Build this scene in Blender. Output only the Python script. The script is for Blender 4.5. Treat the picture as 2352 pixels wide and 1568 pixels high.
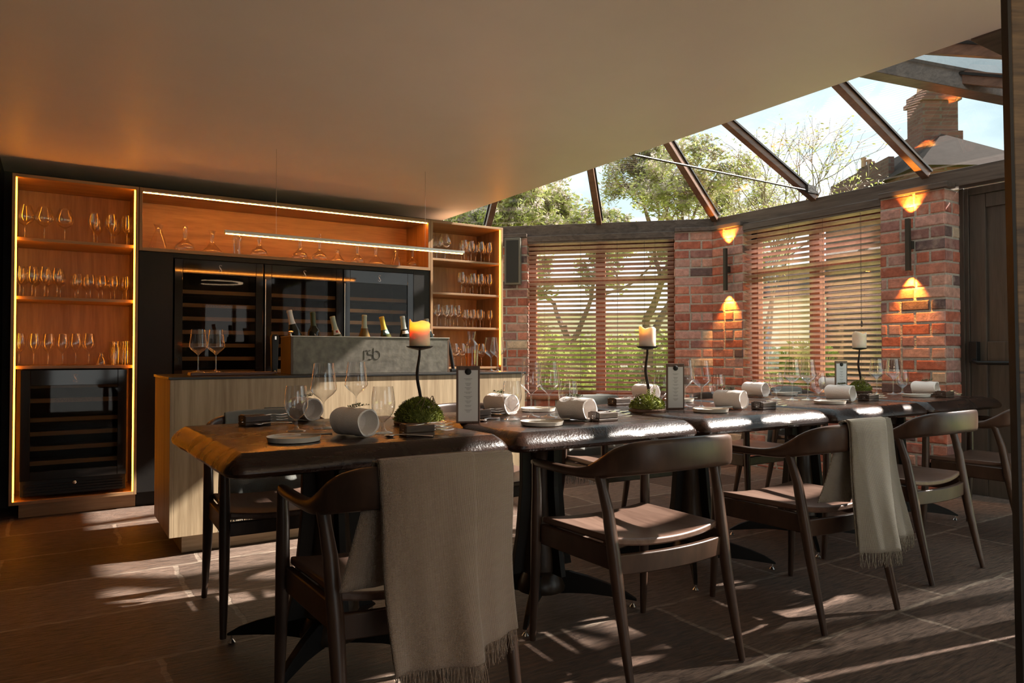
import bpy, math, random
from mathutils import Vector, Matrix, noise
R = math.radians
for o in list(bpy.data.objects): bpy.data.objects.remove(o)
SC = bpy.context.scene
COL = SC.collection
# ------------------------------------------------------------------ camera, sky, sun, exposure
F, YAW, PIT, HC = 1637.0, R(57.283), R(0.991), 1.05
cam = bpy.data.objects.new('camera', bpy.data.cameras.new('camera'))
COL.objects.link(cam)
cam.data.lens = 36 * F / 2352; cam.data.sensor_width = 36
cam.data.clip_start = 0.02; cam.data.clip_end = 500
cam.location = (0, 0, HC)
cam.rotation_euler = (R(90) + PIT, 0, -(R(90) - YAW))
SC.camera = cam
SC.view_settings.view_transform = 'Standard'
SC.view_settings.look = 'None'
SC.view_settings.gamma = 1
SC.view_settings.use_curve_mapping = False
SC.view_settings.exposure = 1.5
SUN_EL, SUN_AZ = R(38.4), R(-12)
sun = bpy.data.objects.new('sun', bpy.data.lights.new('sun', 'SUN'))
COL.objects.link(sun)
sun.data.energy = 8.5; sun.data.angle = R(1.2); sun.data.color = (1.0, .86, .76)
sd = Vector((math.cos(SUN_EL) * math.cos(SUN_AZ), math.cos(SUN_EL) * math.sin(SUN_AZ), math.sin(SUN_EL)))
sun.rotation_euler = sd.to_track_quat('Z', 'Y').to_euler()
sun.location = sd * 30
W = bpy.data.worlds.new('sky'); SC.world = W; W.use_nodes = True
nt = W.node_tree; nt.nodes.clear()
def N(t, kind, **kw):
    n = t.nodes.new(kind)
    for k, v in kw.items():
        if k in n.inputs: n.inputs[k].default_value = v
        else: setattr(n, k, v)
    return n
def L(t, a, b): t.links.new(a, b)
tc = N(nt, 'ShaderNodeTexCoord'); mp = N(nt, 'ShaderNodeMapping'); mp.inputs['Scale'].default_value = (1, 1, 2.2)
mp.inputs['Rotation'].default_value = (0.3, 0.1, 0.4)
nz = N(nt, 'ShaderNodeTexNoise'); nz.inputs['Scale'].default_value = 3.1; nz.inputs['Detail'].default_value = 7; nz.inputs['Roughness'].default_value = .52
cr = N(nt, 'ShaderNodeValToRGB'); e = cr.color_ramp.elements
e[0].position = .36; e[0].color = (.38, .48, .52, 1); e[1].position = .60; e[1].color = (.84, .87, .86, 1)
k_ = e.new(.48); k_.color = (.54, .64, .66, 1)
bg = N(nt, 'ShaderNodeBackground'); bg.inputs['Strength'].default_value = 0.72
ow = N(nt, 'ShaderNodeOutputWorld')
L(nt, tc.outputs['Generated'], mp.inputs['Vector']); L(nt, mp.outputs[0], nz.inputs['Vector'])
L(nt, nz.outputs['Fac'], cr.inputs['Fac'])
sz = N(nt, 'ShaderNodeSeparateXYZ'); L(nt, tc.outputs['Generated'], sz.inputs[0])
hz_ = N(nt, 'ShaderNodeMapRange'); hz_.inputs['From Min'].default_value = .22; hz_.inputs['From Max'].default_value = .0; L(nt, sz.outputs['Z'], hz_.inputs['Value'])
hm_ = N(nt, 'ShaderNodeMix', data_type='RGBA'); hm_.inputs[7].default_value = (.98, .93, .88, 1); L(nt, hz_.outputs[0], hm_.inputs[0]); L(nt, cr.outputs[0], hm_.inputs[6]); L(nt, hm_.outputs[2], bg.inputs['Color']); L(nt, bg.outputs[0], ow.inputs['Surface'])

# ------------------------------------------------------------------ pixel helpers (rays of the photograph's camera)
AX = Vector((math.sin(R(90) - YAW), math.cos(R(90) - YAW), 0))      # forward
RX = Vector((math.cos(R(90) - YAW), -math.sin(R(90) - YAW), 0))     # right
O = Vector((0, 0, HC))
def ray(px, py):
    x = (px - 1176) / F; y = (784 - py) / F
    fw = math.cos(PIT) - y * math.sin(PIT); up = y * math.cos(PIT) + math.sin(PIT)
    d = AX * fw + RX * x + Vector((0, 0, up))
    return d / fw
def Pf(px, py, f): return O + ray(px, py) * f
def Pz(px, py, z): d = ray(px, py); return O + d * ((z - HC) / d.z)
def Py(px, py, y): d = ray(px, py); return O + d * (y / d.y)
def Px(px, py, x): d = ray(px, py); return O + d * (x / d.x)
def Ps(px, py, s): d = ray(px, py); return O + d * (s / (d.x + d.y))   # plane X+Y=s

# ------------------------------------------------------------------ mesh helpers
class MB:
    def __init__(s): s.v = []; s.f = []; s.a = []; s.cur = None
    def add(s, vs, fs):
        b = len(s.v); s.v += [tuple(p) for p in vs]
        s.f += [tuple(b + i for i in f) for f in fs]
        if s.cur is not None: s.a += [s.cur] * len(fs)
        return s
    def box(s, x0, x1, y0, y1, z0, z1, M=None):
        vs = [Vector((x, y, z)) for z in (z0, z1) for y in (y0, y1) for x in (x0, x1)]
        if M is not None: vs = [M @ p for p in vs]
        return s.add(vs, [(0, 2, 3, 1), (4, 5, 7, 6), (0, 1, 5, 4), (2, 6, 7, 3), (0, 4, 6, 2), (1, 3, 7, 5)])
    def quad(s, a, b, c, d): return s.add([a, b, c, d], [(0, 1, 2, 3)])
    def rings(s, rs, cap0=True, cap1=True, closed=True):
        n = len(rs[0]); vs = [p for r in rs for p in r]; fs = []
        for i in range(len(rs) - 1):
            for j in range(n if closed else n - 1):
                k = (j + 1) % n
                fs.append((i * n + j, i * n + k, (i + 1) * n + k, (i + 1) * n + j))
        if cap0: fs.append(tuple(reversed(range(n))))
        if cap1: fs.append(tuple((len(rs) - 1) * n + j for j in range(n)))
        return s.add(vs, fs)
    def lathe(s, prof, n=24, c=(0, 0, 0), M=None, cap0=True, cap1=True):
        c = Vector(c); rs = []
        for r, z in prof:
            ring = [Vector((r * math.cos(2 * math.pi * k / n), r * math.sin(2 * math.pi * k / n), z)) + c for k in range(n)]
            if M is not None: ring = [M @ p for p in ring]
            rs.append(ring)
        return s.rings(rs, cap0, cap1)
    def tube(s, pts, rad, n=10, cap=True, flat=1.0):
        pts = [Vector(p) for p in pts]
        if not hasattr(rad, '__len__'): rad = [rad] * len(pts)
        t0 = (pts[1] - pts[0]).normalized()
        up = Vector((0, 0, 1)) if abs(t0.z) < .9 else Vector((1, 0, 0))
        nrm = t0.cross(up).normalized(); rs = []
        for i, p in enumerate(pts):
            t = (pts[min(i + 1, len(pts) - 1)] - pts[max(i - 1, 0)]).normalized()
            nrm = (nrm - t * nrm.dot(t)).normalized(); bn = t.cross(nrm)
            rs.append([p + (nrm * math.cos(a) + bn * math.sin(a) * flat) * rad[i] for a in [2 * math.pi * k / n for k in range(n)]])
        return s.rings(rs, cap, cap)
    def grid(s, fn, nu, nv):
        vs = [fn(i / nu, j / nv) for j in range(nv + 1) for i in range(nu + 1)]
        fs = [(j * (nu + 1) + i, j * (nu + 1) + i + 1, (j + 1) * (nu + 1) + i + 1, (j + 1) * (nu + 1) + i) for j in range(nv) for i in range(nu)]
        return s.add(vs, fs)
    def build(s, name, mat, parent=None, smooth=False, bevel=0, loc=None, sub=0, solid=0, angle=40):
        me = bpy.data.meshes.new(name)
        off = Vector(loc) if loc is not None else None
        me.from_pydata([tuple(Vector(p) - off) for p in s.v] if off is not None else s.v, [], s.f)
        me.update()
        if s.a:
            at = me.color_attributes.new('tone', 'FLOAT_COLOR', 'CORNER')
            i = 0
            for pi, p in enumerate(me.polygons):
                for _ in p.loop_indices:
                    at.data[i].color = s.a[pi]; i += 1
        if smooth:
            me.shade_smooth(); me.set_sharp_from_angle(angle=R(angle))
        if mat is not None: me.materials.append(mat)
        o = bpy.data.objects.new(name, me); COL.objects.link(o)
        if off is not None: o.location = off
        if parent is not None: o.parent = parent
        if bevel:
            m = o.modifiers.new('bevel', 'BEVEL'); m.width = bevel; m.segments = 2; m.limit_method = 'ANGLE'; m.angle_limit = R(50)
        if solid:
            m = o.modifiers.new('solid', 'SOLIDIFY'); m.thickness = solid; m.offset = 0
        if sub:
            m = o.modifiers.new('sub', 'SUBSURF'); m.levels = sub; m.render_levels = sub
        return o
def thing(name, loc, label, cat, group=None, rz=0):
    o = bpy.data.objects.new(name, None); COL.objects.link(o)
    o.empty_display_size = .1
    o.location = loc; o.rotation_euler = (0, 0, rz)
    tag(o, label, cat, group); return o
def tag(o, label, cat, group=None, kind=None):
    if label: o['label'] = label
    if cat: o['category'] = cat
    if group: o['group'] = group
    if kind: o['kind'] = kind
    return o
def struct(o): o['kind'] = 'structure'; return o
KIDS = {}
def dup(root, loc, label, rz=None, group=None, scale=None):
    r = root.copy(); COL.objects.link(r); r.location = loc
    if rz is not None: r.rotation_euler = (0, 0, rz)
    if scale: r.scale = (scale,) * 3
    r['label'] = label
    if group: r['group'] = group
    for ch in kids(root):
        c = ch.copy(); COL.objects.link(c); c.parent = r
        for g in kids(ch):
            d = g.copy(); COL.objects.link(d); d.parent = c
    return r
def kids(o):
    k = o.name
    if k not in KIDS: KIDS[k] = [c for c in bpy.data.objects if c.parent == o]
    return KIDS[k]
ORD = ['first', 'second', 'third', 'fourth', 'fifth', 'sixth', 'seventh', 'eighth', 'ninth', 'tenth', 'eleventh', 'twelfth']

# ------------------------------------------------------------------ materials
def mat(name): 
    m = bpy.data.materials.new(name); m.use_nodes = True
    t = m.node_tree; b = t.nodes['Principled BSDF']; return m, t, b
def plain(name, col, rough=.5, metal=0, spec=None, emit=None, es=0, noise_amt=0.12, nscale=30, bump=.05, bscale=None, trans=None, sss=0):
    m, t, b = mat(name)
    tc = N(t, 'ShaderNodeTexCoord'); nz = N(t, 'ShaderNodeTexNoise'); nz.inputs['Scale'].default_value = nscale; nz.inputs['Detail'].default_value = 4
    L(t, tc.outputs['Object'], nz.inputs['Vector'])
    mx = N(t, 'ShaderNodeMix', data_type='RGBA')
    mx.inputs[6].default_value = tuple(c * (1 - noise_amt) for c in col) + (1,)
    mx.inputs[7].default_value = tuple(min(1, c * (1 + noise_amt)) for c in col) + (1,)
    L(t, nz.outputs['Fac'], mx.inputs[0]); L(t, mx.outputs[2], b.inputs['Base Color'])
    b.inputs['Roughness'].default_value = rough; b.inputs['Metallic'].default_value = metal
    if spec is not None: b.inputs['Specular IOR Level'].default_value = spec
    if emit: b.inputs['Emission Color'].default_value = emit + (1,); b.inputs['Emission Strength'].default_value = es
    if sss:
        b.inputs['Subsurface Weight'].default_value = sss; b.inputs['Subsurface Radius'].default_value = (.03, .015, .008); b.inputs['Subsurface Scale'].default_value = 1
    if bump:
        bp = N(t, 'ShaderNodeBump'); bp.inputs['Strength'].default_value = bump; bp.inputs['Distance'].default_value = .01
        if bscale:
            n2 = N(t, 'ShaderNodeTexNoise'); n2.inputs['Scale'].default_value = bscale; L(t, tc.outputs['Object'], n2.inputs['Vector']); src = n2.outputs['Fac']
        else: src = nz.outputs['Fac']
        L(t, src, bp.inputs['Height']); L(t, bp.outputs[0], b.inputs['Normal'])
    return m
def wood(name, dark, light, rough=.4, stretch=(1, 1, .08), scale=22, bump=.15, spec=.5, coat=0):
    m, t, b = mat(name)
    tc = N(t, 'ShaderNodeTexCoord'); mp = N(t, 'ShaderNodeMapping'); mp.inputs['Scale'].default_value = stretch
    L(t, tc.outputs['Object'], mp.inputs['Vector'])
    n0 = N(t, 'ShaderNodeTexNoise'); n0.inputs['Scale'].default_value = scale; n0.inputs['Detail'].default_value = 6; n0.inputs['Distortion'].default_value = 1.2
    n1 = N(t, 'ShaderNodeTexNoise'); n1.inputs['Scale'].default_value = scale * 6; n1.inputs['Detail'].default_value = 3
    L(t, mp.outputs[0], n0.inputs['Vector']); L(t, mp.outputs[0], n1.inputs['Vector'])
    ad = N(t, 'ShaderNodeMath', operation='ADD'); mu = N(t, 'ShaderNodeMath', operation='MULTIPLY'); mu.inputs[1].default_value = .4
    L(t, n1.outputs['Fac'], mu.inputs[0]); L(t, n0.outputs['Fac'], ad.inputs[0]); L(t, mu.outputs[0], ad.inputs[1])
    cr = N(t, 'ShaderNodeValToRGB'); e = cr.color_ramp.elements
    e[0].position = .45; e[0].color = dark + (1,); e[1].position = .9; e[1].color = light + (1,)
    L(t, ad.outputs[0], cr.inputs['Fac']); L(t, cr.outputs[0], b.inputs['Base Color'])
    b.inputs['Roughness'].default_value = rough; b.inputs['Specular IOR Level'].default_value = spec
    b.inputs['Coat Weight'].default_value = coat; b.inputs['Coat Roughness'].default_value = .12
    bp = N(t, 'ShaderNodeBump'); bp.inputs['Strength'].default_value = bump; bp.inputs['Distance'].default_value = .003
    L(t, ad.outputs[0], bp.inputs['Height']); L(t, bp.outputs[0], b.inputs['Normal'])
    return m
def thin_glass(name, tint=(1, 1, 1), ior=1.5, rough=0.0, boost=1.0):
    m = bpy.data.materials.new(name); m.use_nodes = True; t = m.node_tree; t.nodes.clear()
    ge = N(t, 'ShaderNodeNewGeometry'); dp = N(t, 'ShaderNodeVectorMath', operation='DOT_PRODUCT'); L(t, ge.outputs['Incoming'], dp.inputs[0]); L(t, ge.outputs['Normal'], dp.inputs[1])
    ab = N(t, 'ShaderNodeMath', operation='ABSOLUTE'); L(t, dp.outputs['Value'], ab.inputs[0])
    om = N(t, 'ShaderNodeMath', operation='SUBTRACT'); om.inputs[0].default_value = 1; L(t, ab.outputs[0], om.inputs[1])
    pw = N(t, 'ShaderNodeMath', operation='POWER'); pw.inputs[1].default_value = 3.2; L(t, om.outputs[0], pw.inputs[0])
    f0 = ((ior - 1) / (ior + 1)) ** 2 * 1.9
    fr = N(t, 'ShaderNodeMath', operation='MULTIPLY_ADD'); fr.inputs[1].default_value = 1 - f0; fr.inputs[2].default_value = f0; L(t, pw.outputs[0], fr.inputs[0])
    tr = N(t, 'ShaderNodeBsdfTransparent'); tr.inputs['Color'].default_value = tint + (1,)
    gl = N(t, 'ShaderNodeBsdfGlossy'); gl.inputs['Roughness'].default_value = rough; gl.inputs['Color'].default_value = (1, 1, 1, 1)
    mu = N(t, 'ShaderNodeMath', operation='MULTIPLY'); mu.inputs[1].default_value = boost; mu.use_clamp = True
    mx = N(t, 'ShaderNodeMixShader'); out = N(t, 'ShaderNodeOutputMaterial')
    L(t, fr.outputs[0], mu.inputs[0]); L(t, mu.outputs[0], mx.inputs[0]); L(t, tr.outputs[0], mx.inputs[1]); L(t, gl.outputs[0], mx.inputs[2])
    L(t, mx.outputs[0], out.inputs[0]); return m
def emis(name, col, s):
    m, t, b = mat(name); b.inputs['Base Color'].default_value = col + (1,)
    b.inputs['Emission Color'].default_value = col + (1,); b.inputs['Emission Strength'].default_value = s; return m

M = {}
M['ceiling'] = plain('ceiling_plaster', (.82, .735, .71), .48, noise_amt=.05, nscale=3, bump=.15, bscale=2.5, spec=.35)
M['dark_wall'] = plain('dark_wall', (.05, .042, .036), .7, nscale=8)
M['trim'] = wood('trim_dark_timber', (.05, .036, .028), (.13, .10, .08), .35, (1, .06, 1), 26, .2)
M['trim_c'] = wood('trim_dark_timber_diag', (.05, .036, .028), (.13, .10, .08), .35, (.35, .35, 1), 26, .2)
M['rafter'] = wood('rafter_timber', (.09, .045, .028), (.2, .11, .07), .35, (.1, .3, 1), 20, .2)
M['mahogany'] = wood('mahogany', (.16, .05, .022), (.33, .12, .055), .4, (1, 1, .1), 20, .1)
M['blind'] = wood('blind_slat_timber', (.34, .21, .18), (.52, .35, .31), .4, (.3, .3, 1), 24, .05)
M['cord'] = plain('blind_cord', (.12, .09, .07), .7)
M['door'] = wood('door_paint', (.04, .03, .022), (.075, .06, .047), .35, (1, 1, .06), 25, .12)
M['oak'] = wood('pale_oak', (.33, .235, .135), (.56, .43, .27), .5, (1, 1, .07), 16, .2)
M['oak_h'] = wood('pale_oak_horizontal', (.33, .235, .135), (.56, .43, .27), .5, (.07, 1, 1), 16, .2)
M['cab'] = wood('cabinet_oak', (.24, .13, .06), (.42, .25, .12), .45, (1, 1, .09), 14, .15)
M['cab_h'] = wood('cabinet_oak_horizontal', (.24, .13, .06), (.42, .25, .12), .45, (.09, 1, 1), 14, .15)
M['chair'] = wood('chair_walnut', (.026, .014, .009), (.065, .035, .022), .36, (.3, .3, .12), 24, .12)
M['seat'] = wood('seat_walnut', (.10, .058, .042), (.17, .105, .078), .36, (1, .10, 1), 22, .1)
M['black_board'] = plain('black_counter_top', (.02, .019, .018), .3, nscale=60)
M['black'] = plain('black_panel', (.014, .013, .012), .5, spec=.25)
M['blackmetal'] = plain('black_metal', (.02, .02, .02), .4, metal=.6, nscale=60)
M['iron'] = plain('black_iron', (.03, .025, .022), .45, metal=.5, nscale=60, bump=.3)
M['chrome'] = plain('chrome', (.9, .87, .84), .22, metal=1, noise_amt=.02, bump=0)
M['steel'] = plain('worn_steel', (.5, .47, .43), .28, metal=1, noise_amt=.1)
M['brass'] = plain('bronze_fitting', (.30, .20, .10), .3, metal=1)
M['led'] = emis('led_strip_amber', (1.0, .29, .012), 12)
M['ledl'] = emis('led_line_warm', (1.0, .33, .04), 60)
M['led_p'] = emis('led_dot_warm', (1.0, .50, .18), 24)
M['diff'] = emis('led_diffuser', (1.0, .36, .10), 2.2)
M['flame'] = emis('candle_flame', (1.0, .62, .22), 60)
M['glass'] = thin_glass('wine_glass', (.96, .96, .96), 1.55, 0, 1.3)
M['pane'] = thin_glass('window_pane', (.93, .96, .96), 1.45)
M['roofpane'] = thin_glass('roof_pane', (.90, .95, .96), 1.45)
M['fridgeglass'] = thin_glass('smoked_fridge_glass', (.75, .70, .64), 1.25, 0.02, .5)
M['beer'] = thin_glass('golden_liquid', (1.0, .62, .18), 1.3)
M['bottle_d'] = plain('dark_bottle_glass', (.012, .014, .008), .06, bump=0)
M['bottle_g'] = plain('olive_bottle_glass', (.06, .06, .015), .06, bump=0)
M['bottle_w'] = plain('amber_wine_glass', (.16, .10, .03), .06, bump=0)
M['wax'] = plain('ivory_wax', (.80, .70, .58), .5, sss=.5, bump=.05)
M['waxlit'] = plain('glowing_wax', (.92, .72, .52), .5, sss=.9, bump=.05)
M['linen'] = plain('linen_napkin', (.86, .80, .76), .85, nscale=300, bump=.25)
M['plate'] = plain('glazed_stoneware', (.66, .60, .52), .35, nscale=200, noise_amt=.06)
M['paper'] = plain('menu_paper', (.62, .62, .62), .8, bump=0, noise_amt=.03)
M['ink'] = plain('menu_ink', (.10, .10, .10), .8, bump=0)
M['white'] = plain('white_print', (.75, .75, .75), .6, bump=0)
M['dim'] = plain('faded_print', (.22, .18, .13), .6, bump=0)
M['moss'] = plain('moss_green', (.13, .15, .025), .9, nscale=40, noise_amt=.6, bump=.6)
M['moss2'] = plain('moss_yellow', (.30, .33, .04), .9, nscale=40, noise_amt=.6, bump=.6)
M['twig'] = plain('dry_twig', (.20, .14, .08), .8)
M['blossomw'] = plain('white_blossom', (.6, .58, .55), .8)
M['herb'] = plain('dried_thyme', (.085, .10, .045), .9, nscale=60, noise_amt=.5)
M['block'] = wood('dark_block_wood', (.035, .022, .015), (.10, .06, .04), .45, (.2, 1, 1), 20, .4)
M['board'] = wood('walnut_board', (.07, .025, .014), (.16, .06, .03), .35, (.1, 1, 1), 20, .2)
M['menuboard'] = wood('menu_board_wood', (.06, .03, .018), (.14, .075, .045), .4, (1, 1, .1), 20, .2)
M['zinc'] = plain('mottled_zinc', (.15, .135, .11), .42, metal=.5, nscale=22, noise_amt=.75, bump=.15)
M['copper'] = wood('brown_end_panel', (.06, .03, .018), (.10, .055, .03), .4, (1, 1, .1), 15, .2)
M['speaker'] = plain('speaker_grille', (.02, .02, .017), .7, nscale=400, bump=.4)
M['speakerf'] = plain('speaker_frame', (.11, .11, .09), .4)
M['soil'] = plain('lawn_grass', (.42, .46, .10), .9, nscale=2, noise_amt=.4, bump=.4)
M['hedge'] = plain('hedge_leaf', (.10, .15, .035), .8, nscale=3, noise_amt=.5)
M['bark'] = plain('tree_bark', (.12, .085, .06), .9, nscale=10, noise_amt=.4, bump=.5)
M['leafy'] = plain('spring_leaf', (.30, .34, .10), .7, nscale=1.3, noise_amt=.5, bump=0)
M['bloss'] = plain('pale_blossom', (.42, .36, .33), .8, nscale=1.3, noise_amt=.3, bump=0)
M['slate'] = plain('slate_roof', (.035, .028, .025), .95, spec=.05, nscale=6, noise_amt=.3, bump=.3)
M['pot'] = plain('clay_pot', (.32, .20, .13), .8)
M['render'] = plain('pale_render', (.82, .74, .70), .9, nscale=2)
M['darkwin'] = plain('distant_window_glass', (.10, .13, .17), .1)
M['path'] = plain('pale_paving', (.50, .46, .40), .9, nscale=5)
def tabletop_mat():
    m, t, b = mat('polished_dark_table')
    tc = N(t, 'ShaderNodeTexCoord'); mp = N(t, 'ShaderNodeMapping'); mp.inputs['Scale'].default_value = (.15, 1, 1)
    L(t, tc.outputs['Object'], mp.inputs['Vector'])
    n0 = N(t, 'ShaderNodeTexNoise'); n0.inputs['Scale'].default_value = 30; n0.inputs['Detail'].default_value = 6; L(t, mp.outputs[0], n0.inputs['Vector'])
    n1 = N(t, 'ShaderNodeTexNoise'); n1.inputs['Scale'].default_value = 9; n1.inputs['Detail'].default_value = 5; L(t, tc.outputs['Object'], n1.inputs['Vector'])
    n2 = N(t, 'ShaderNodeTexNoise'); n2.inputs['Scale'].default_value = 120; n2.inputs['Detail'].default_value = 3; L(t, tc.outputs['Object'], n2.inputs['Vector'])
    cr = N(t, 'ShaderNodeValToRGB'); e = cr.color_ramp.elements
    e[0].position = .35; e[0].color = (.009, .0045, .003, 1); e[1].position = .75; e[1].color = (.036, .015, .009, 1)
    L(t, n0.outputs['Fac'], cr.inputs['Fac']); L(t, cr.outputs[0], b.inputs['Base Color'])
    mr = N(t, 'ShaderNodeMapRange'); mr.inputs['To Min'].default_value = .12; mr.inputs['To Max'].default_value = .40
    L(t, n1.outputs['Fac'], mr.inputs['Value']); L(t, mr.outputs[0], b.inputs['Roughness'])
    bp = N(t, 'ShaderNodeBump'); bp.inputs['Strength'].default_value = .55; bp.inputs['Distance'].default_value = .002
    ad = N(t, 'ShaderNodeMath', operation='ADD'); L(t, n2.outputs['Fac'], ad.inputs[0]); L(t, n1.outputs['Fac'], ad.inputs[1])
    L(t, ad.outputs[0], bp.inputs['Height']); L(t, bp.outputs[0], b.inputs['Normal']); b.inputs['Specular IOR Level'].default_value = .38
    return m
M['table'] = tabletop_mat()
M['pedestal'] = wood('pedestal_wood', (.022, .013, .008), (.06, .038, .02), .32, (1, 1, .1), 20, .15)
def brick_mat():
    m, t, b = mat('old_red_brick')
    at = N(t, 'ShaderNodeVertexColor'); at.layer_name = 'tone'
    tc = N(t, 'ShaderNodeTexCoord')
    n0 = N(t, 'ShaderNodeTexNoise'); n0.inputs['Scale'].default_value = 22; n0.inputs['Detail'].default_value = 8; n0.inputs['Roughness'].default_value = .65; L(t, tc.outputs['Object'], n0.inputs['Vector'])
    n1 = N(t, 'ShaderNodeTexNoise'); n1.inputs['Scale'].default_value = 9; n1.inputs['Detail'].default_value = 4; L(t, tc.outputs['Object'], n1.inputs['Vector'])
    mr = N(t, 'ShaderNodeMapRange'); mr.inputs['From Min'].default_value = .3; mr.inputs['From Max'].default_value = .75; mr.inputs['To Min'].default_value = .75; mr.inputs['To Max'].default_value = 1.6
    L(t, n0.outputs['Fac'], mr.inputs['Value'])
    mx = N(t, 'ShaderNodeMix', data_type='RGBA', blend_type='MULTIPLY'); mx.inputs[0].default_value = 1
    L(t, at.outputs['Color'], mx.inputs[6]); L(t, mr.outputs[0], mx.inputs[7])
    r2 = N(t, 'ShaderNodeValToRGB'); e = r2.color_ramp.elements; e[0].position = .56; e[0].color = (0, 0, 0, 1); e[1].position = .75; e[1].color = (.8, .8, .8, 1)
    L(t, n1.outputs['Fac'], r2.inputs['Fac'])
    m2 = N(t, 'ShaderNodeMix', data_type='RGBA'); m2.inputs[7].default_value = (.46, .34, .28, 1)
    L(t, r2.outputs[0], m2.inputs[0]); L(t, mx.outputs[2], m2.inputs[6]); L(t, m2.outputs[2], b.inputs['Base Color'])
    b.inputs['Roughness'].default_value = .85
    bp = N(t, 'ShaderNodeBump'); bp.inputs['Strength'].default_value = .8; bp.inputs['Distance'].default_value = .006
    L(t, n0.outputs['Fac'], bp.inputs['Height']); L(t, bp.outputs[0], b.inputs['Normal'])
    return m
M['brick'] = brick_mat()
M['mortar'] = plain('mortar', (.42, .38, .32), .95, nscale=60, noise_amt=.25, bump=.8)
def floor_mat():
    m, t, b = mat('riven_stone_flags')
    tc = N(t, 'ShaderNodeTexCoord')
    ds = N(t, 'ShaderNodeTexNoise'); ds.inputs['Scale'].default_value = 7; ds.inputs['Detail'].default_value = 5; L(t, tc.outputs['Object'], ds.inputs['Vector'])
    sb = N(t, 'ShaderNodeVectorMath', operation='SUBTRACT'); sb.inputs[1].default_value = (.5, .5, .5); L(t, ds.outputs['Color'], sb.inputs[0])
    sc_ = N(t, 'ShaderNodeVectorMath', operation='SCALE'); sc_.inputs['Scale'].default_value = .05; L(t, sb.outputs[0], sc_.inputs[0])
    av = N(t, 'ShaderNodeVectorMath', operation='ADD'); L(t, tc.outputs['Object'], av.inputs[0]); L(t, sc_.outputs[0], av.inputs[1])
    mp = N(t, 'ShaderNodeMapping'); mp.inputs['Location'].default_value = (.22, .11, 0); L(t, av.outputs[0], mp.inputs['Vector'])
    br = N(t, 'ShaderNodeTexBrick'); br.offset = .37; br.offset_frequency = 2; br.squash = 1.35; br.squash_frequency = 3
    br.inputs['Scale'].default_value = 1; br.inputs['Mortar Size'].default_value = .014; br.inputs['Mortar Smooth'].default_value = .5; br.inputs['Bias'].default_value = 0
    br.inputs['Brick Width'].default_value = .86; br.inputs['Row Height'].default_value = .572
    br.inputs['Color1'].default_value = (.12, .074, .05, 1); br.inputs['Color2'].default_value = (.26, .18, .135, 1); br.inputs['Mortar'].default_value = (.36, .28, .215, 1)
    L(t, mp.outputs[0], br.inputs['Vector'])
    ms = N(t, 'ShaderNodeMapping'); ms.inputs['Scale'].default_value = (.35, 1.9, 1); ms.inputs['Rotation'].default_value = (0, 0, .12); L(t, tc.outputs['Object'], ms.inputs['Vector'])
    n0 = N(t, 'ShaderNodeTexNoise'); n0.inputs['Scale'].default_value = 3.2; n0.inputs['Detail'].default_value = 8; n0.inputs['Roughness'].default_value = .6; n0.inputs['Distortion'].default_value = .6; L(t, ms.outputs[0], n0.inputs['Vector'])
    mu = N(t, 'ShaderNodeMath', operation='MULTIPLY'); mu.inputs[1].default_value = 9; L(t, n0.outputs['Fac'], mu.inputs[0])
    fr = N(t, 'ShaderNodeMath', operation='PINGPONG'); fr.inputs[1].default_value = .5; L(t, mu.outputs[0], fr.inputs[0])
    fl = N(t, 'ShaderNodeMath', operation='FLOOR'); L(t, mu.outputs[0], fl.inputs[0])
    frc = N(t, 'ShaderNodeMath', operation='FRACT'); L(t, mu.outputs[0], frc.inputs[0])
    sm = N(t, 'ShaderNodeMapRange'); sm.interpolation_type = 'SMOOTHSTEP'; sm.inputs['From Min'].default_value = .92; sm.inputs['From Max'].default_value = 1; L(t, frc.outputs[0], sm.inputs['Value'])
    st = N(t, 'ShaderNodeMath', operation='ADD'); L(t, fl.outputs[0], st.inputs[0]); L(t, sm.outputs[0], st.inputs[1])
    n1 = N(t, 'ShaderNodeTexNoise'); n1.inputs['Scale'].default_value = 34; n1.inputs['Detail'].default_value = 7; n1.inputs['Roughness'].default_value = .7; L(t, ms.outputs[0], n1.inputs['Vector'])
    h1 = N(t, 'ShaderNodeMath', operation='MULTIPLY_ADD'); h1.inputs[1].default_value = .016; L(t, st.outputs[0], h1.inputs[0])
    h0 = N(t, 'ShaderNodeMath', operation='MULTIPLY'); h0.inputs[1].default_value = .055; L(t, n1.outputs['Fac'], h0.inputs[0]); L(t, h0.outputs[0], h1.inputs[2])
    hm = N(t, 'ShaderNodeMath', operation='MULTIPLY_ADD'); hm.inputs[1].default_value = -.008; L(t, br.outputs['Fac'], hm.inputs[0]); L(t, h1.outputs[0], hm.inputs[2])
    bp = N(t, 'ShaderNodeBump'); bp.inputs['Strength'].default_value = .9; bp.inputs['Distance'].default_value = 1; L(t, hm.outputs[0], bp.inputs['Height']); L(t, bp.outputs[0], b.inputs['Normal'])
    mr = N(t, 'ShaderNodeMapRange'); mr.inputs['From Min'].default_value = .36; mr.inputs['From Max'].default_value = .64; mr.inputs['To Min'].default_value = .45; mr.inputs['To Max'].default_value = 1.6; L(t, n1.outputs['Fac'], mr.inputs['Value'])
    mx = N(t, 'ShaderNodeMix', data_type='RGBA', blend_type='MULTIPLY'); mx.inputs[0].default_value = 1; L(t, br.outputs['Color'], mx.inputs[6]); L(t, mr.outputs[0], mx.inputs[7])
    L(t, mx.outputs[2], b.inputs['Base Color'])
    r2 = N(t, 'ShaderNodeMapRange'); r2.inputs['To Min'].default_value = .28; r2.inputs['To Max'].default_value = .62; L(t, n1.outputs['Fac'], r2.inputs['Value']); L(t, r2.outputs[0], b.inputs['Roughness'])
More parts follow.
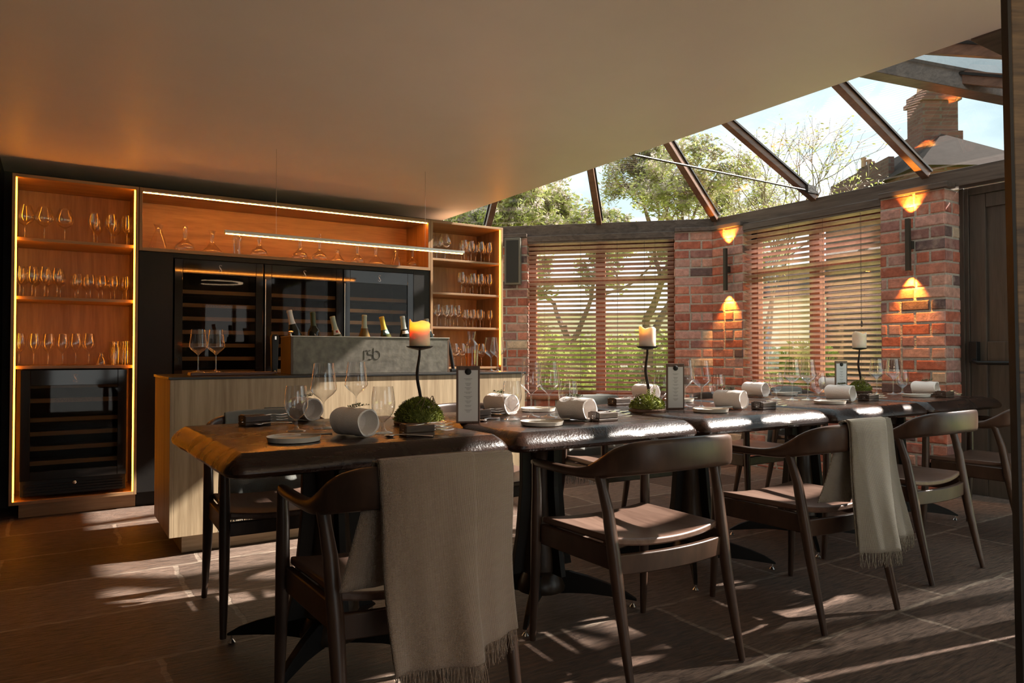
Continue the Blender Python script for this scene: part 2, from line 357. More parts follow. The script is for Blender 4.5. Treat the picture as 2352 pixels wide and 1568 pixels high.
    b.inputs['Specular IOR Level'].default_value = .5
    return m
M['floor'] = floor_mat()
def weave(name, col, sc=115):
    m, t, b = mat(name)
    tc = N(t, 'ShaderNodeTexCoord')
    w1 = N(t, 'ShaderNodeTexWave'); w1.bands_direction = 'X'; w1.inputs['Scale'].default_value = sc; w1.inputs['Distortion'].default_value = .6
    w2 = N(t, 'ShaderNodeTexWave'); w2.bands_direction = 'Z'; w2.inputs['Scale'].default_value = sc; w2.inputs['Distortion'].default_value = .6
    L(t, tc.outputs['Object'], w1.inputs['Vector']); L(t, tc.outputs['Object'], w2.inputs['Vector'])
    mu = N(t, 'ShaderNodeMath', operation='MULTIPLY'); L(t, w1.outputs['Fac'], mu.inputs[0]); L(t, w2.outputs['Fac'], mu.inputs[1])
    mx = N(t, 'ShaderNodeMix', data_type='RGBA'); mx.inputs[6].default_value = tuple(c * .5 for c in col) + (1,); mx.inputs[7].default_value = tuple(min(1, c * 1.2) for c in col) + (1,)
    L(t, mu.outputs[0], mx.inputs[0]); L(t, mx.outputs[2], b.inputs['Base Color'])
    b.inputs['Roughness'].default_value = .95; b.inputs['Sheen Weight'].default_value = .4
    bp = N(t, 'ShaderNodeBump'); bp.inputs['Strength'].default_value = .9; bp.inputs['Distance'].default_value = .004; L(t, mu.outputs[0], bp.inputs['Height']); L(t, bp.outputs[0], b.inputs['Normal'])
    return m
M['throw'] = weave('oatmeal_wool', (.56, .40, .28))
M['throw2'] = weave('sage_grey_wool', (.50, .47, .38))
M['throw3'] = weave('pale_grey_wool', (.42, .44, .40))

def leafmat(name, col, tcol):
    m = bpy.data.materials.new(name); m.use_nodes = True; t = m.node_tree; t.nodes.clear()
    tc = N(t, 'ShaderNodeTexCoord'); nz = N(t, 'ShaderNodeTexNoise'); nz.inputs['Scale'].default_value = 2.5; L(t, tc.outputs['Object'], nz.inputs['Vector'])
    mr = N(t, 'ShaderNodeMapRange'); mr.inputs['From Min'].default_value = .3; mr.inputs['From Max'].default_value = .7; mr.inputs['To Min'].default_value = .6; mr.inputs['To Max'].default_value = 1.4; L(t, nz.outputs['Fac'], mr.inputs['Value'])
    a = N(t, 'ShaderNodeBsdfDiffuse'); b = N(t, 'ShaderNodeBsdfTranslucent'); mx = N(t, 'ShaderNodeMixShader'); mx.inputs[0].default_value = .5; out = N(t, 'ShaderNodeOutputMaterial')
    for c, n in ((col, a), (tcol, b)):
        m_ = N(t, 'ShaderNodeMix', data_type='RGBA', blend_type='MULTIPLY'); m_.inputs[0].default_value = 1; m_.inputs[6].default_value = c + (1,); L(t, mr.outputs[0], m_.inputs[7]); L(t, m_.outputs[2], n.inputs['Color'])
    L(t, a.outputs[0], mx.inputs[1]); L(t, b.outputs[0], mx.inputs[2]); L(t, mx.outputs[0], out.inputs[0]); return m
M['leafy'] = leafmat('spring_leaf', (.28, .30, .12), (.46, .50, .16))
M['bloss'] = leafmat('pale_blossom', (.60, .53, .50), (.62, .55, .52))
M['hedge'] = leafmat('hedge_leaf', (.26, .30, .10), (.62, .66, .20))
M['wallp'] = plain('warm_plaster', (.34, .29, .24), .7, nscale=8)
M['ringl'] = emis('ring_diffuser', (1.0, .72, .45), 6)
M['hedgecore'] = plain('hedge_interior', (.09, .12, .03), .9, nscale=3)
# ------------------------------------------------------------------ the setting
rnd = random.Random(7)
XW, SD = 5.53, 10.43            # inner brick faces: end wall X = XW, diagonal wall X + Y = SD
XB, SB = 5.62, 10.557           # inner faces of the eaves beam
ZC, ZE = 2.30, 2.42             # ceiling, top of eaves beam
CX = 3.05                       # free edge of the plaster ceiling
K = Vector((XW, SD - XW, 0)); DG = Vector((-1, 1, 0)).normalized(); NG = Vector((-1, -1, 0)).normalized()
struct(MB().box(-.4, 6.0, -2.1, 7.2, -.08, 0).build('floor', M['floor']))
struct(MB().box(-.4, CX, -2.1, 6.05, ZC, ZC + .05).build('ceiling', M['ceiling']))
struct(MB().box(CX - .05, CX, -2.1, 6.7, ZC + .0505, 3.62).build('trim_1', M['dark_wall']))
struct(MB().box(-.4, -.3, -2.1, 6.05, 0, ZC - .001).build('wall_left', M['dark_wall']))
struct(MB().box(-.299, CX + .1, 5.96, 6.05, 0, ZC - .001).build('wall_back', M['dark_wall']))
# wall behind the photographer, with a blinded window and an added glazed opening
wr = MB(); wx0, wx1, wz0, wz1 = 2.1, 2.9, .95, 1.95
wr.box(-.3, -.1, -2.1, -2.0, 0, ZC - .001).box(-.1, 1.5, -2.1, -2.0, 0, .15).box(-.1, 1.5, -2.1, -2.0, 2.15, ZC - .001).box(1.5, wx0, -2.1, -2.0, 0, ZC - .001).box(wx1, 3.4, -2.1, -2.0, 0, ZC - .001).box(wx0, wx1, -2.1, -2.0, 0, wz0).box(wx0, wx1, -2.1, -2.0, wz1, ZC - .001)
struct(wr.build('wall_rear', M['wallp']))
gd = struct(MB().box(-.1, -.04, -2.08, -2.03, .15, 2.15).box(1.44, 1.5, -2.08, -2.03, .15, 2.15).box(.66, .74, -2.08, -2.03, .15, 2.15).box(-.1, 1.5, -2.08, -2.03, 2.08, 2.15).build('added_window_9', M['mahogany']))  # unseen glazed opening, added to let sky light fill the room
MB().box(-.04, 1.44, -2.056, -2.05, .15, 2.08).build('pane', M['pane'], gd)
struct(MB().box(3.3, 3.4, -2.0, 1.15, 0, .25).box(3.3, 3.4, -2.0, 1.15, 2.2, 2.6).box(3.3, 3.4, -2.0, -1.8, .25, 2.2).box(3.3, 3.4, .95, 1.15, .25, 2.2).build('wall_right', M['wallp']))
rw = struct(MB().box(3.33, 3.38, -1.8, -1.74, .25, 2.2).box(3.33, 3.38, .89, .95, .25, 2.2).box(3.33, 3.38, -.45, -.39, .25, 2.2).build('added_window_10', M['mahogany']))  # side glazing out of view, added for more sky fill
MB().box(3.352, 3.358, -1.74, .89, .25, 2.2).build('pane', M['pane'], rw)
struct(MB().box(3.05, 3.42, -2.1, 1.15, 2.61, 2.66).build('trim_2', M['dark_wall']))

TONES = [((.36, .11, .065), 5), ((.42, .17, .115), 6), ((.29, .10, .07), 3), ((.40, .22, .18), 6), ((.27, .13, .11), 3), ((.11, .07, .065), 2), ((.48, .37, .26), 1.5), ((.45, .25, .19), 4)]
def tone():
    c = rnd.choices([a for a, _ in TONES], [w for _, w in TONES])[0]; k = rnd.uniform(.85, 1.15)
    return (c[0] * k, c[1] * k, c[2] * k, 1)
def course(mb, org, d, n, s0, s1, z, h, head):
    """one course of bricks from s0 to s1 along d, faces towards n"""
    s = s0; first = True; gap = .017; Ls = [.222, .106]
    i = 0 if head else 1
    while s < s1 - .02:
        ln = (.106 if head else .222) if first else (.222 if rnd.random() < .62 else .106)
        first = False
        e = min(s + ln, s1)
        if s1 - e < .05: e = s1
        mb.cur = tone()
        j = lambda a: rnd.uniform(-a, a)
        a = org + d * (s + (0 if s == s0 else gap / 2)); b_ = org + d * (e - (0 if e == s1 else gap / 2)); w = (b_ - a)
        out = rnd.uniform(.003, .010); c = .007
        zz0, zz1 = z + .008 + j(.002), z + h - .008 + j(.002)
        back = [a - n * .004 + Vector((0, 0, zz0)), b_ - n * .004 + Vector((0, 0, zz0)), b_ - n * .004 + Vector((0, 0, zz1)), a - n * .004 + Vector((0, 0, zz1))]
        wu = w.normalized(); o2 = n * out
        f1 = [back[0] + n * (out) , back[1] + n * out, back[2] + n * out, back[3] + n * out]
        f2 = [f1[0] + n * .004 + wu * c + Vector((0, 0, c + j(.001))), f1[1] + n * .004 - wu * c + Vector((0, 0, c + j(.001))), f1[2] + n * .004 - wu * c - Vector((0, 0, c)), f1[3] + n * .004 + wu * c - Vector((0, 0, c))]
        mb.rings([back, f1, f2], False, True)
        s = e
def bricks(name, parent, org, d, n, rects):
    mb = MB(); mb.cur = (1, 1, 1, 1)
    h = .0905
    for s0, s1, z0, z1 in rects:
        k = int(round(z0 / h)); z = z1
        i = 0
        while z > z0 + .01:
            hh = h if z - h > z0 - .001 else z - z0
            if hh > .03: course(mb, org, d, n, s0, s1, z - hh, hh, i % 2)
            z -= hh; i += 1
    return mb.build(name, M['brick'], parent)
ZS, ZT, ZB = .575, 2.226, 2.277
# end wall (X = XW): pillar, low wall under the window, corner pier.   s runs along +Y
Y0, Y1, Y2, Y3 = 2.69, 3.175, 4.53, K.y
mb = MB(); mb.box(XW, XW + .3, Y0, Y1, 0, ZB).box(XW, XW + .3, Y1, Y2, 0, ZS).box(XW, XW + .3, Y2, Y3 + .06, 0, ZB).box(XW + .24, XW + .3, Y1, Y2, ZT, ZB)
we = struct(mb.build('wall_end', M['mortar']))
dY = Vector((0, 1, 0)); o_ = Vector((XW, 0, 0)); nX = Vector((-1, 0, 0))
bricks('brickwork', we, o_, dY, nX, [(Y0, Y1, 0, ZB), (Y1, Y2, 0, ZS), (Y2, Y3, 0, ZB)])
bricks('brickwork', we, Vector((XW, Y0, 0)), Vector((1, 0, 0)), Vector((0, -1, 0)), [(0, .21, 0, ZB)])
bricks('brickwork', we, Vector((XW, Y2, 0)), Vector((1, 0, 0)), Vector((0, -1, 0)), [(0, .10, ZS, ZB)])
bricks('brickwork', we, Vector((XW, Y1, 0)), Vector((1, 0, 0)), Vector((0, 1, 0)), [(0, .10, ZS, ZB)])
# diagonal wall: s runs from the corner K along DG
S1, S2, S3 = .365, 1.89, 2.31
def dbox(mb, s0, s1, t0, t1, z0, z1):      # box in diagonal wall frame; t = distance outwards
    Mx = Matrix((( DG.x, -NG.x, 0, K.x), (DG.y, -NG.y, 0, K.y), (0, 0, 1, 0), (0, 0, 0, 1)))
    return mb.box(s0, s1, t0, t1, z0, z1, Mx)
mb = MB(); dbox(mb, -.03, S1, 0, .3, 0, ZB); dbox(mb, S1, S2, 0, .3, 0, ZS); dbox(mb, S2, S3 + .1, 0, .3, 0, ZB)
wd = struct(mb.build('wall_diagonal', M['mortar']))
bricks('brickwork', wd, K, DG, NG, [(0, S1, 0, ZB), (S1, S2, 0, ZS), (S2, S3, 0, ZB)])
bricks('brickwork', wd, K + DG * S1, -NG, DG, [(0, .10, ZS, ZB)])
bricks('brickwork', wd, K + DG * S2, -NG, -DG, [(0, .10, ZS, ZB)])
# short return walls behind the shelving
Yb = 6.53
wb = struct(MB().box(CX + .1, 3.93, Yb, Yb + .1, 0, ZB).build('wall_bay', M['mortar']))
# eaves beams
A_ = Vector((SB - 6.62, 6.62, 0)); Kp = Vector((XB, SB - XB, 0)); Bc = Vector((XB, 1.38, 0))
def prism(name, a, b, w0, w1, z0, z1, m, side):   # beam from a to b, side = outward unit vector
    mb = MB(); r = []
    for p in (a, b): r.append([p + side * w0 + Vector((0, 0, z0)), p + side * w1 + Vector((0, 0, z0)), p + side * w1 + Vector((0, 0, z1)), p + side * w0 + Vector((0, 0, z1))])
    return struct(mb.rings(r).build(name, m, None, bevel=.003))
prism('trim_3', Kp - dY * 0, Bc, 0, .12, 2.292, ZE, M['trim'], Vector((1, 0, 0)))
prism('trim_4', Kp, A_, 0, .12, 2.292, ZE, M['trim_c'], -NG)
prism('trim_5', A_, Vector((CX, 6.62, 0)), 0, .12, 2.292, ZE, M['trim'], dY)
prism('trim_6', Bc, Vector((CX, 1.38, 0)), 0, .12, 2.292, ZE, M['trim'], -dY)
prism('trim_16', Kp + Vector((.012, -.012, 0)), Kp + Vector((-.012, .012, 0)), -.006, .05, 2.292, ZE + .002, M['rafter'], Vector((1, .42, 0)).normalized())
# infill between brick and beam
# pillar cap boards
cap = MB(); cap.box(XW - .035, XB, Y0 - .035, Y1 - .0, 2.279, 2.318)
struct(cap.build('trim_7', M['trim'], None, bevel=.003))
cap = MB()
pts = [K + DG * (S1 + .01) + NG * .03, Vector((XW - .03, K.y - .0, 0)) + DG * .0 + Vector((0, -.0, 0))]
kc = Vector((XW - .03, SD - .03 * 1.414 - (XW - .03), 0))
poly = [K + DG * S1 + NG * .03, kc, Vector((XW - .03, Y2, 0)), Vector((XB, Y2, 0)), Kp.copy(), Kp + DG * (S1 + .04)]
cap.rings([[p + Vector((0, 0, 2.279)) for p in poly], [p + Vector((0, 0, 2.318)) for p in poly]])
struct(cap.build('trim_8', M['trim'], None, bevel=.003))
cap = MB(); dbox(cap, S2, S3, -.03, .09, 2.279, 2.318); struct(cap.build('trim_9', M['trim_c'], None, bevel=.003))
# head boards above the blinds
struct(MB().box(XW + .0, XB + .02, Y1, Y2, 2.229, 2.290).build('trim_10', M['trim'], None, bevel=.004))
hb = MB(); dbox(hb, S1, S2, 0, .11, 2.229, 2.290); struct(hb.build('trim_11', M['trim_c'], None, bevel=.004))
# window frames
def window(name, box, s0, s1, m, sill=True):
    mb = MB(); f = .055; t0, t1 = .13, .20
    for a in ((s0, s0 + f + .02, ZS, 2.24), (s1 - f - .02, s1, ZS, 2.24), (s0, s1, ZS, ZS + .09), (s0, s1, 2.14, 2.24)): box(mb, a[0], a[1], t0, t1, a[2], a[3])
    mid = (s0 + s1) / 2; box(mb, mid - .05, mid + .05, t0 - .004, t1 + .004, ZS + .01, 2.2); box(mb, s0 + .01, s1 - .01, t0 - .002, t1 + .002, 1.79, 1.86)
    w = struct(mb.build(name, m, None, bevel=.004))
    p = MB()
    for a, b in ((s0 + .07, mid - .05), (mid + .05, s1 - .07)):
        for z0, z1 in ((ZS + .08, 1.80), (1.85, 2.15)):
            c = MB(); box(c, a, b, .162, .168, z0, z1); c.build('pane', M['pane'], w)
    if sill:
        sl = MB(); box(sl, s0 - .0, s1 + .0, -.045, .14, ZS - .003, ZS + .026); sl.build('sill', M['mahogany'], w, bevel=.006)
    return w
def ebox(mb, s0, s1, t0, t1, z0, z1): return mb.box(XW + t0, XW + t1, s0, s1, z0, z1)
window('window_1', dbox, S1, S2, M['mahogany'])
window('window_2', ebox, Y1, Y2, M['mahogany'])
def rbox(mb, s0, s1, t0, t1, z0, z1): return mb.box(s0, s1, -2.0 - t1, -2.0 - t0, z0, z1)
mb = MB(); 
for a in ((wx0, wx0 + .06, wz0, wz1), (wx1 - .06, wx1, wz0, wz1), (wx0, wx1, wz0, wz0 + .06), (wx0, wx1, wz1 - .06, wz1), (wx0 + .5, wx0 + .56, wz0, wz1)): rbox(mb, a[0], a[1], .03, .08, a[2], a[3])
w3 = struct(mb.build('window_3', M['mahogany']))
# venetian blinds
def blind(fr, s0, s1, label, tcen, rev=False, tilt=-24):
    """fr(s,t) -> horizontal point, t = outwards"""
    p0 = fr((s0 + s1) / 2, tcen); root = thing('venetian_blind', (p0.x, p0.y, .64), label, 'blind')
    mb = MB(); w = .026; c = math.cos(R(tilt)); s = math.sin(R(tilt)); z = 2.205; k = 0
    while z > .635:
        jt = rnd.uniform(-.03, .03); cc, ss = math.cos(R(tilt) + jt), math.sin(R(tilt) + jt)
        r = []
        for q in (s0 + .012, s1 - .012):
            pr = []
            for (u, v) in ((-w, 0), (w, 0), (w, .0028), (-w, .0028)):     # u<0 = room side, lower
                pt = fr(q, tcen + u * cc); pr.append(Vector((pt.x, pt.y, z + u * ss + v)))
            r.append(pr)
        mb.rings(r); z -= .0468
    off = Vector((p0.x, p0.y, .64))
    def bl(m_, name, ma, **kw):
        m_.v = [tuple(Vector(p) - off) for p in m_.v]; return m_.build(name, ma, root, **kw)
    bl(mb, 'slats', M['blind'])
    hr = MB(); a = [fr(s0 + .005, tcen - .028), fr(s0 + .005, tcen + .028)]; b = [fr(s1 - .005, tcen - .028), fr(s1 - .005, tcen + .028)]
    def bar(mbx, q0, q1, t0, t1, z0, z1):
        r = []
        for q in (q0, q1):
            A1, B1 = fr(q, t0), fr(q, t1)
            r.append([Vector((A1.x, A1.y, z0)), Vector((B1.x, B1.y, z0)), Vector((B1.x, B1.y, z1)), Vector((A1.x, A1.y, z1))])
        mbx.rings(r)
    h = MB(); bar(h, s0 + .005, s1 - .005, tcen - .028, tcen + .028, 2.212, 2.227); bl(h, 'head_rail', M['trim'])
    h = MB(); bar(h, s0 + .012, s1 - .012, tcen - .026, tcen + .026, .612, .628); bl(h, 'bottom_rail', M['blind'])
    for fq in (.13, .38, .63, .88):
        cd = MB()
        for tt in (-.027, .027):
            pt = fr(s0 + (s1 - s0) * fq, tcen + tt); cd.tube([(pt.x, pt.y, 2.215), (pt.x, pt.y, .62)], .0011, 5)
        bl(cd, 'ladder_cord', M['cord'])
    q = s0 + (s1 - s0) * (.12 if rev else .2); pt = fr(q, tcen - .04)
    cd = MB(); cd.tube([(pt.x, pt.y, 2.2), (pt.x, pt.y, 1.32)], .0015, 6); cd.lathe([(.004, 0), (.008, .008), (.007, .04), (.003, .05)], 8, (pt.x, pt.y, 1.27))
    bl(cd, 'pull_cord', M['cord'])
    return root
fr1 = lambda s, t: K + DG * s - NG * t
fr2 = lambda s, t: Vector((XW + t, s, 0))
blind(fr1, S1, S2, 'dark wooden venetian blind on the window behind the middle candle, darker of the two', .035)
blind(fr2, Y1, Y2, 'reddish sunlit wooden venetian blind between the brick corner and the brick pillar', .035, True)
# roof: glass planes, rafters, hips
TS = .42
def zr2(x): return ZE + TS * (XB - x)
def hippt(c, dirn, t): 
    return c + dirn * t
h1 = Vector((-math.cos(R(22.5)), -math.sin(R(22.5)), 0)); hA = Vector((-math.sin(R(22.5)), -math.cos(R(22.5)), 0)); hB = Vector((-1, 1, 0)).normalized()
def up(p, z): return Vector((p.x, p.y, z))
tK = (XB - CX) / math.cos(R(22.5)); tA = (A_.x - CX) / math.sin(R(22.5)); tB = (XB - CX) * math.sqrt(2)
zK = ZE + TS * (XB - CX); zA = ZE + TS * tA * math.cos(R(22.5)); zBt = ZE + TS * (XB - CX)
Kt, At, Bt = up(Kp + h1 * tK, zK), up(A_ + hA * tA, zA), up(Bc + hB * tB, zBt)
e = .03
def pane(a, name='window_4'):
    mb = MB(); mb.add([p + Vector((0, 0, e)) for p in a], [tuple(range(len(a)))]); return struct(mb.build(name, M['roofpane']))
pane([up(Kp, ZE), up(Bc, ZE), Bt, Kt], 'window_4')
pane([up(A_, ZE), up(Kp, ZE), Kt, At], 'window_5')
pane([up(Vector((CX, 6.62, 0)), ZE), up(A_, ZE), At], 'window_6')
pane([up(Bc, ZE), up(Vector((CX, 1.38, 0)), ZE), Bt], 'window_7')
def rafter(name, a, b, w, dp, m=None):
    d = (b - a).normalized(); sd_ = d.cross(Vector((0, 0, 1))).normalized(); u = sd_.cross(d).normalized()
    if u.z < 0: u = -u
    mb = MB(); r = []
    for p in (a, b): r.append([p + sd_ * w / 2 - u * dp, p - sd_ * w / 2 - u * dp, p - sd_ * w / 2 + u * .028, p + sd_ * w / 2 + u * .028])
    mb.rings(r); o = struct(mb.build(name, m or M['rafter'], None, bevel=.003))
    c = MB(); r = []
    for p in (a, b): r.append([p + sd_ * (w / 2 + .014) + u * .002, p - sd_ * (w / 2 + .014) + u * .002, p - sd_ * (w / 2 + .014) + u * .018, p + sd_ * (w / 2 + .014) + u * .018])
    c.rings(r); c.build('glazing_bar_cap', M['blackmetal'], o)
    return o
for i, y in enumerate((3.83, 2.87, 1.91)):
    yend = y; x1 = CX
    if y < 3.9: x1 = max(CX, XB - (y - 1.38))
    rafter('trim_12' if i == 0 else 'trim_12', Vector((XB + .02, y, ZE + .02)), Vector((x1, y, zr2(x1) + .02)), .055, .05)
mdp = (Kp + A_) / 2; mdp = Vector((4.79, SB - 4.79, 0)); tt = (mdp.x - CX) * 1.4142
rafter('trim_12', up(mdp, ZE + .02), up(mdp + NG * tt, ZE + TS * tt + .02), .055, .05)
rafter('trim_13', up(Kp, ZE + .02), Kt + Vector((0, 0, .02)), .06, .06)
rafter('trim_13', up(A_, ZE + .02), At + Vector((0, 0, .02)), .06, .06)
rafter('trim_13', up(Bc, ZE + .02), Bt + Vector((0, 0, .02)), .13, .10, M['trim'])
for x in (4.75, 3.85):
    rafter('trim_12', Vector((x, 1.38, ZE + .02)), Vector((x, 1.38 + (XB - x), zr2(x) + .02)), .055, .05)
pa, pb = Pf(2170, 40, 3.9), Pf(2400, 80, 4.1)
# tie rod
t_ = MB().tube([(CX - .0, 3.74, 2.452), (XB - .14, 3.76, 2.452)], .0085, 8, flat=1)
br = t_; br.box(XB - .2, XB - .08, 3.745, 3.775, 2.435, 2.50)
struct(t_.build('trim_14', M['iron']))
# fire door beside the pillar
XD = 5.75
dr = MB(); dr.box(XD, XD + .08, Y0 - .06, Y0 - .002, 0, 2.29).box(XD, XD + .08, 1.16, Y0 - .06, 2.235, 2.29).box(XD - .015, XD + .0, Y0 - .035, Y0 - .002, 0, 2.29)
struct(dr.build('trim_15', M['door'], None, bevel=.003))
d = MB(); ya, yb = Y0 - .062, 1.75
def leaf(name, yl, yr):
    d = MB(); d.box(XD + .035, XD + .06, yr, yl, .005, 2.232)
    st_ = .11
    for a in ((yl - st_, yl, .005, 2.232), (yr, yr + st_, .005, 2.232), (yr + st_ + .001, yl - st_ - .001, 2.13, 2.232), (yr + st_ + .001, yl - st_ - .001, .99, 1.14), (yr + st_ + .001, yl - st_ - .001, .005, .19)): d.box(XD + .01, XD + .04, a[0], a[1], a[2], a[3])
    o = struct(d.build(name, M['door'], None, bevel=.004)); return o
d1 = leaf('door_1', Y0 - .062, 1.93)
d2 = leaf('door_2', 1.925, 1.2)
pb = MB(); pb.box(XD - .05, XD + .01, Y0 - .13, Y0 - .075, .985, 1.14)
r = [(XD - .03, Y0 - .11, 1.01), (XD - .075, Y0 - .115, .995), (XD - .085, Y0 - .15, .985), (XD - .085, 1.98, .985)]
pb.tube(r, .014, 10)
bar_ = pb.build('panic_bar', M['blackmetal'], d1, bevel=.004)
# near wall of the glazed bay (off frame to the right)
nw = MB().box(3.4, 5.83, 1.16, 1.26, 0, .05).box(3.4, 3.46, 1.16, 1.26, .05, 2.29).box(5.76, 5.83, 1.16, 1.26, .05, 2.29).box(4.58, 4.64, 1.16, 1.26, .05, 2.29)
struct(nw.build('wall_near', M['dark_wall']))
struct(MB().box(3.46, 5.76, 1.20, 1.206, .05, 2.29).build('window_8', M['pane']))
# tall timber screen edge at the right margin of the view
base = Pf(2335, 784, 1.30)
lean = Matrix.Translation((base.x, base.y, 0)) @ Matrix.Rotation(math.atan2(RX.y, RX.x), 4, 'Z') @ Matrix.Rotation(R(-.62), 4, 'Y')
scm = wood('rough_sawn_screen', (.035, .02, .010), (.20, .12, .055), .45, (.12, .3, 1), 34, .5)
o = MB().box(.004, .28, -.014, 0, .004, 2.285).build('timber_screen', scm, None, bevel=.003)
o.matrix_world = lean
tag(o, 'tall rough-grained dark brown timber screen standing at the right edge', 'screen')
ed = MB().box(-.002, .004, -.016, .002, .004, 2.285).build('edge_strip', M['blackmetal'], o)
# sprinkler / wall clutter is skipped: nothing legible there

# ------------------------------------------------------------------ outside
struct(MB().box(-40, 120, -60, 120, -.30, -.1).build('floor_1', M['soil'])) if False else None
g = MB(); g.box(5.9, 90, -40, 90, -.25, -.12); g.box(-30, 5.9, 7.2, 90, -.25, -.12)
lawn = tag(g.build('lawn', M['soil']), 'bright sunlit green lawn outside the windows', 'lawn', kind='stuff')
def leafcloud(mb, c, rx, rz, n, s, rr, shell=.35):
    for _ in range(n):
        v = Vector((rr.gauss(0, 1), rr.gauss(0, 1), rr.gauss(0, 1))).normalized() * (rr.random() ** shell)
        p = Vector((c[0] + v.x * rx, c[1] + v.y * rx, c[2] + v.z * rz))
        a = Vector((rr.gauss(0, 1), rr.gauss(0, 1), rr.gauss(0, 1))).normalized(); b = a.orthogonal().normalized()
        k = s * rr.uniform(.6, 1.3)
        mb.add([p - a * k, p + b * k * .5, p + a * k, p - b * k * .5], [(0, 1, 2, 3)])
def tree(name, base, height, spread, label, seed, leaf, rad=.16, depth=5, nleaf=26, ls=.05, lean=(0, 0), bloss=True, twigonly=0, crown=1):
    rr = random.Random(seed); root = thing(name, base, label, 'tree', 'garden trees')
    tb = MB(); lf = MB(); bl = MB()
    def grow(p, d, ln, r, k):
        pts = [p]; rad_ = [r]; q = p.copy(); dd = d.copy()
        for i in range(4):
            dd = (dd + Vector((rr.gauss(0, .13), rr.gauss(0, .13), rr.gauss(.03, .10)))).normalized(); q = q + dd * ln / 4
            pts.append(q.copy()); rad_.append(r * (1 - .10 * (i + 1)))
        tb.tube(pts, rad_, 6 if k > 1 else 4, False)
        if k <= 2:
            for pt in pts[1:]:
                if rr.random() < .85 * crown: leafcloud(lf, pt, .16, .14, nleaf // 2, ls, rr)
                if bloss and rr.random() < .8 * crown: leafcloud(bl, pt + Vector((rr.uniform(-.06, .06), 0, rr.uniform(-.05, .08))), .09, .09, nleaf, ls * .62, rr)
        if k == 0: return
        nb = rr.choice((2, 3, 3)) if k > 1 else rr.choice((2, 3))
        for _ in range(nb):
            a = rr.uniform(0, 2 * math.pi); tl = rr.uniform(.35, .85)
            o_ = d.orthogonal().normalized(); o_ = Matrix.Rotation(a, 3, d) @ o_
            nd = (dd * math.cos(tl) + o_ * math.sin(tl) * spread + Vector((0, 0, .06))).normalized()
            grow(pts[rr.choice((3, 4, 4))], nd, ln * rr.uniform(.66, .86), r * .62, k - 1)
    grow(Vector((0, 0, 0)), Vector((lean[0], lean[1], 1)).normalized(), height, rad, depth)
    tb.build('branches', M['bark'], root, smooth=True)
    f = lf.build('foliage', leaf, root); f['kind'] = 'stuff'
    if bloss and bl.f: b = bl.build('blossom', M['bloss'], root); b['kind'] = 'stuff'
    return root
def gp(px, f, z=-.12): p = Pf(px, 812, f); return (p.x, p.y, z)
tree('blossom_tree', gp(1150, 13.0), 1.55, 1.1, 'gnarled blossoming tree outside above the left end of the roof glass', 3, M['leafy'], .20, 6, 30, .05, crown=1.1)
tree('blossom_tree', gp(1480, 14.0), 1.85, 1.2, 'blossoming garden tree outside above the window beside the brick corner', 11, M['leafy'], .13, 6, 26, .045, lean=(.15, -.12), crown=1.1)
tree('blossom_tree', gp(1790, 10.5), 1.3, .9, 'slender twiggy tree reaching up and right before the open sky', 52, M['leafy'], .05, 6, 6, .03, lean=(-.12, .10), crown=.35)
tree('blossom_tree', gp(1335, 19), 2.0, 1.25, 'larger tree standing farther back, between the two blossoming trees', 64, M['leafy'], .15, 6, 26, .065, crown=1.1)
def shrub(px, f, w, h, label, seed, zz=-.12):
    p = gp(px, f, zz); rr = random.Random(seed); root = thing('shrub', p, label, 'shrub', 'garden shrubs')
    lf = MB(); leafcloud(lf, (0, 0, h * .5), w * .5, h * .5, 1500, .09, rr, .3); f_ = lf.build('foliage', M['hedge'], root); f_['kind'] = 'stuff'
    tb = MB()
    for _ in range(7): tb.tube([(0, 0, 0), (rr.uniform(-.25, .25) * w, rr.uniform(-.25, .25) * w, h * .7)], [.02, .008], 5)
    tb.build('stems', M['bark'], root)
for i, (px, f, w, h) in enumerate([(1235, 13, 2.4, 1.6), (1330, 14.5, 2.2, 1.4), (1500, 15, 2.6, 1.7), (1790, 17, 2.2, 1.3), (1850, 15.5, 1.6, 1.5)]):
    shrub(px, f, w, h, ['leafy shrub outside at the left side of the dark-blinded window', 'low rounded shrub on the lawn beyond the dark blind', 'wide leafy shrub beyond the dark blind near the brick corner', 'green shrub outside behind the left half of the reddish blind', 'taller shrub outside behind the mullion of the reddish blind'][i], 40 + i)
# neighbouring house seen through window 2 and the roof
def house():
    f = 19.0
    a = Pf(1700, 812, f + 9); b_ = Pf(2000, 812, f + 5)
    root = thing('garden_building', (a.x, a.y, -.12), 'pale garden building outside behind the reddish blind', 'building')
    d = (b_ - a); ln = d.length; d.normalize(); n = Vector((-d.y, d.x, 0))
    if n.dot(a) > 0: n = -n
    Mx = Matrix(((d.x, n.x, 0, 0), (d.y, n.y, 0, 0), (0, 0, 1, 0), (0, 0, 0, 1)))
    MB().box(-3, ln + .5, -3, 0, 0, 3.4, Mx).build('wall', M['render'], root)
    MB().rings([[Mx @ Vector((x, y, z)) for (y, z) in ((.3, 3.3), (-3.3, 3.3), (-1.5, 4.4))] for x in (-3.2, ln + .7)]).build('roof', M['slate'], root)
    for k in range(4):
        x = .6 + k * 2.3
        w = MB().box(x, x + .75, 0, .05, .5, 2.3, Mx).build('window', M['darkwin'], root)
        MB().box(x + .34, x + .40, .05, .07, .5, 2.3, Mx).build('glazing_bar', M['render'], w)
house()
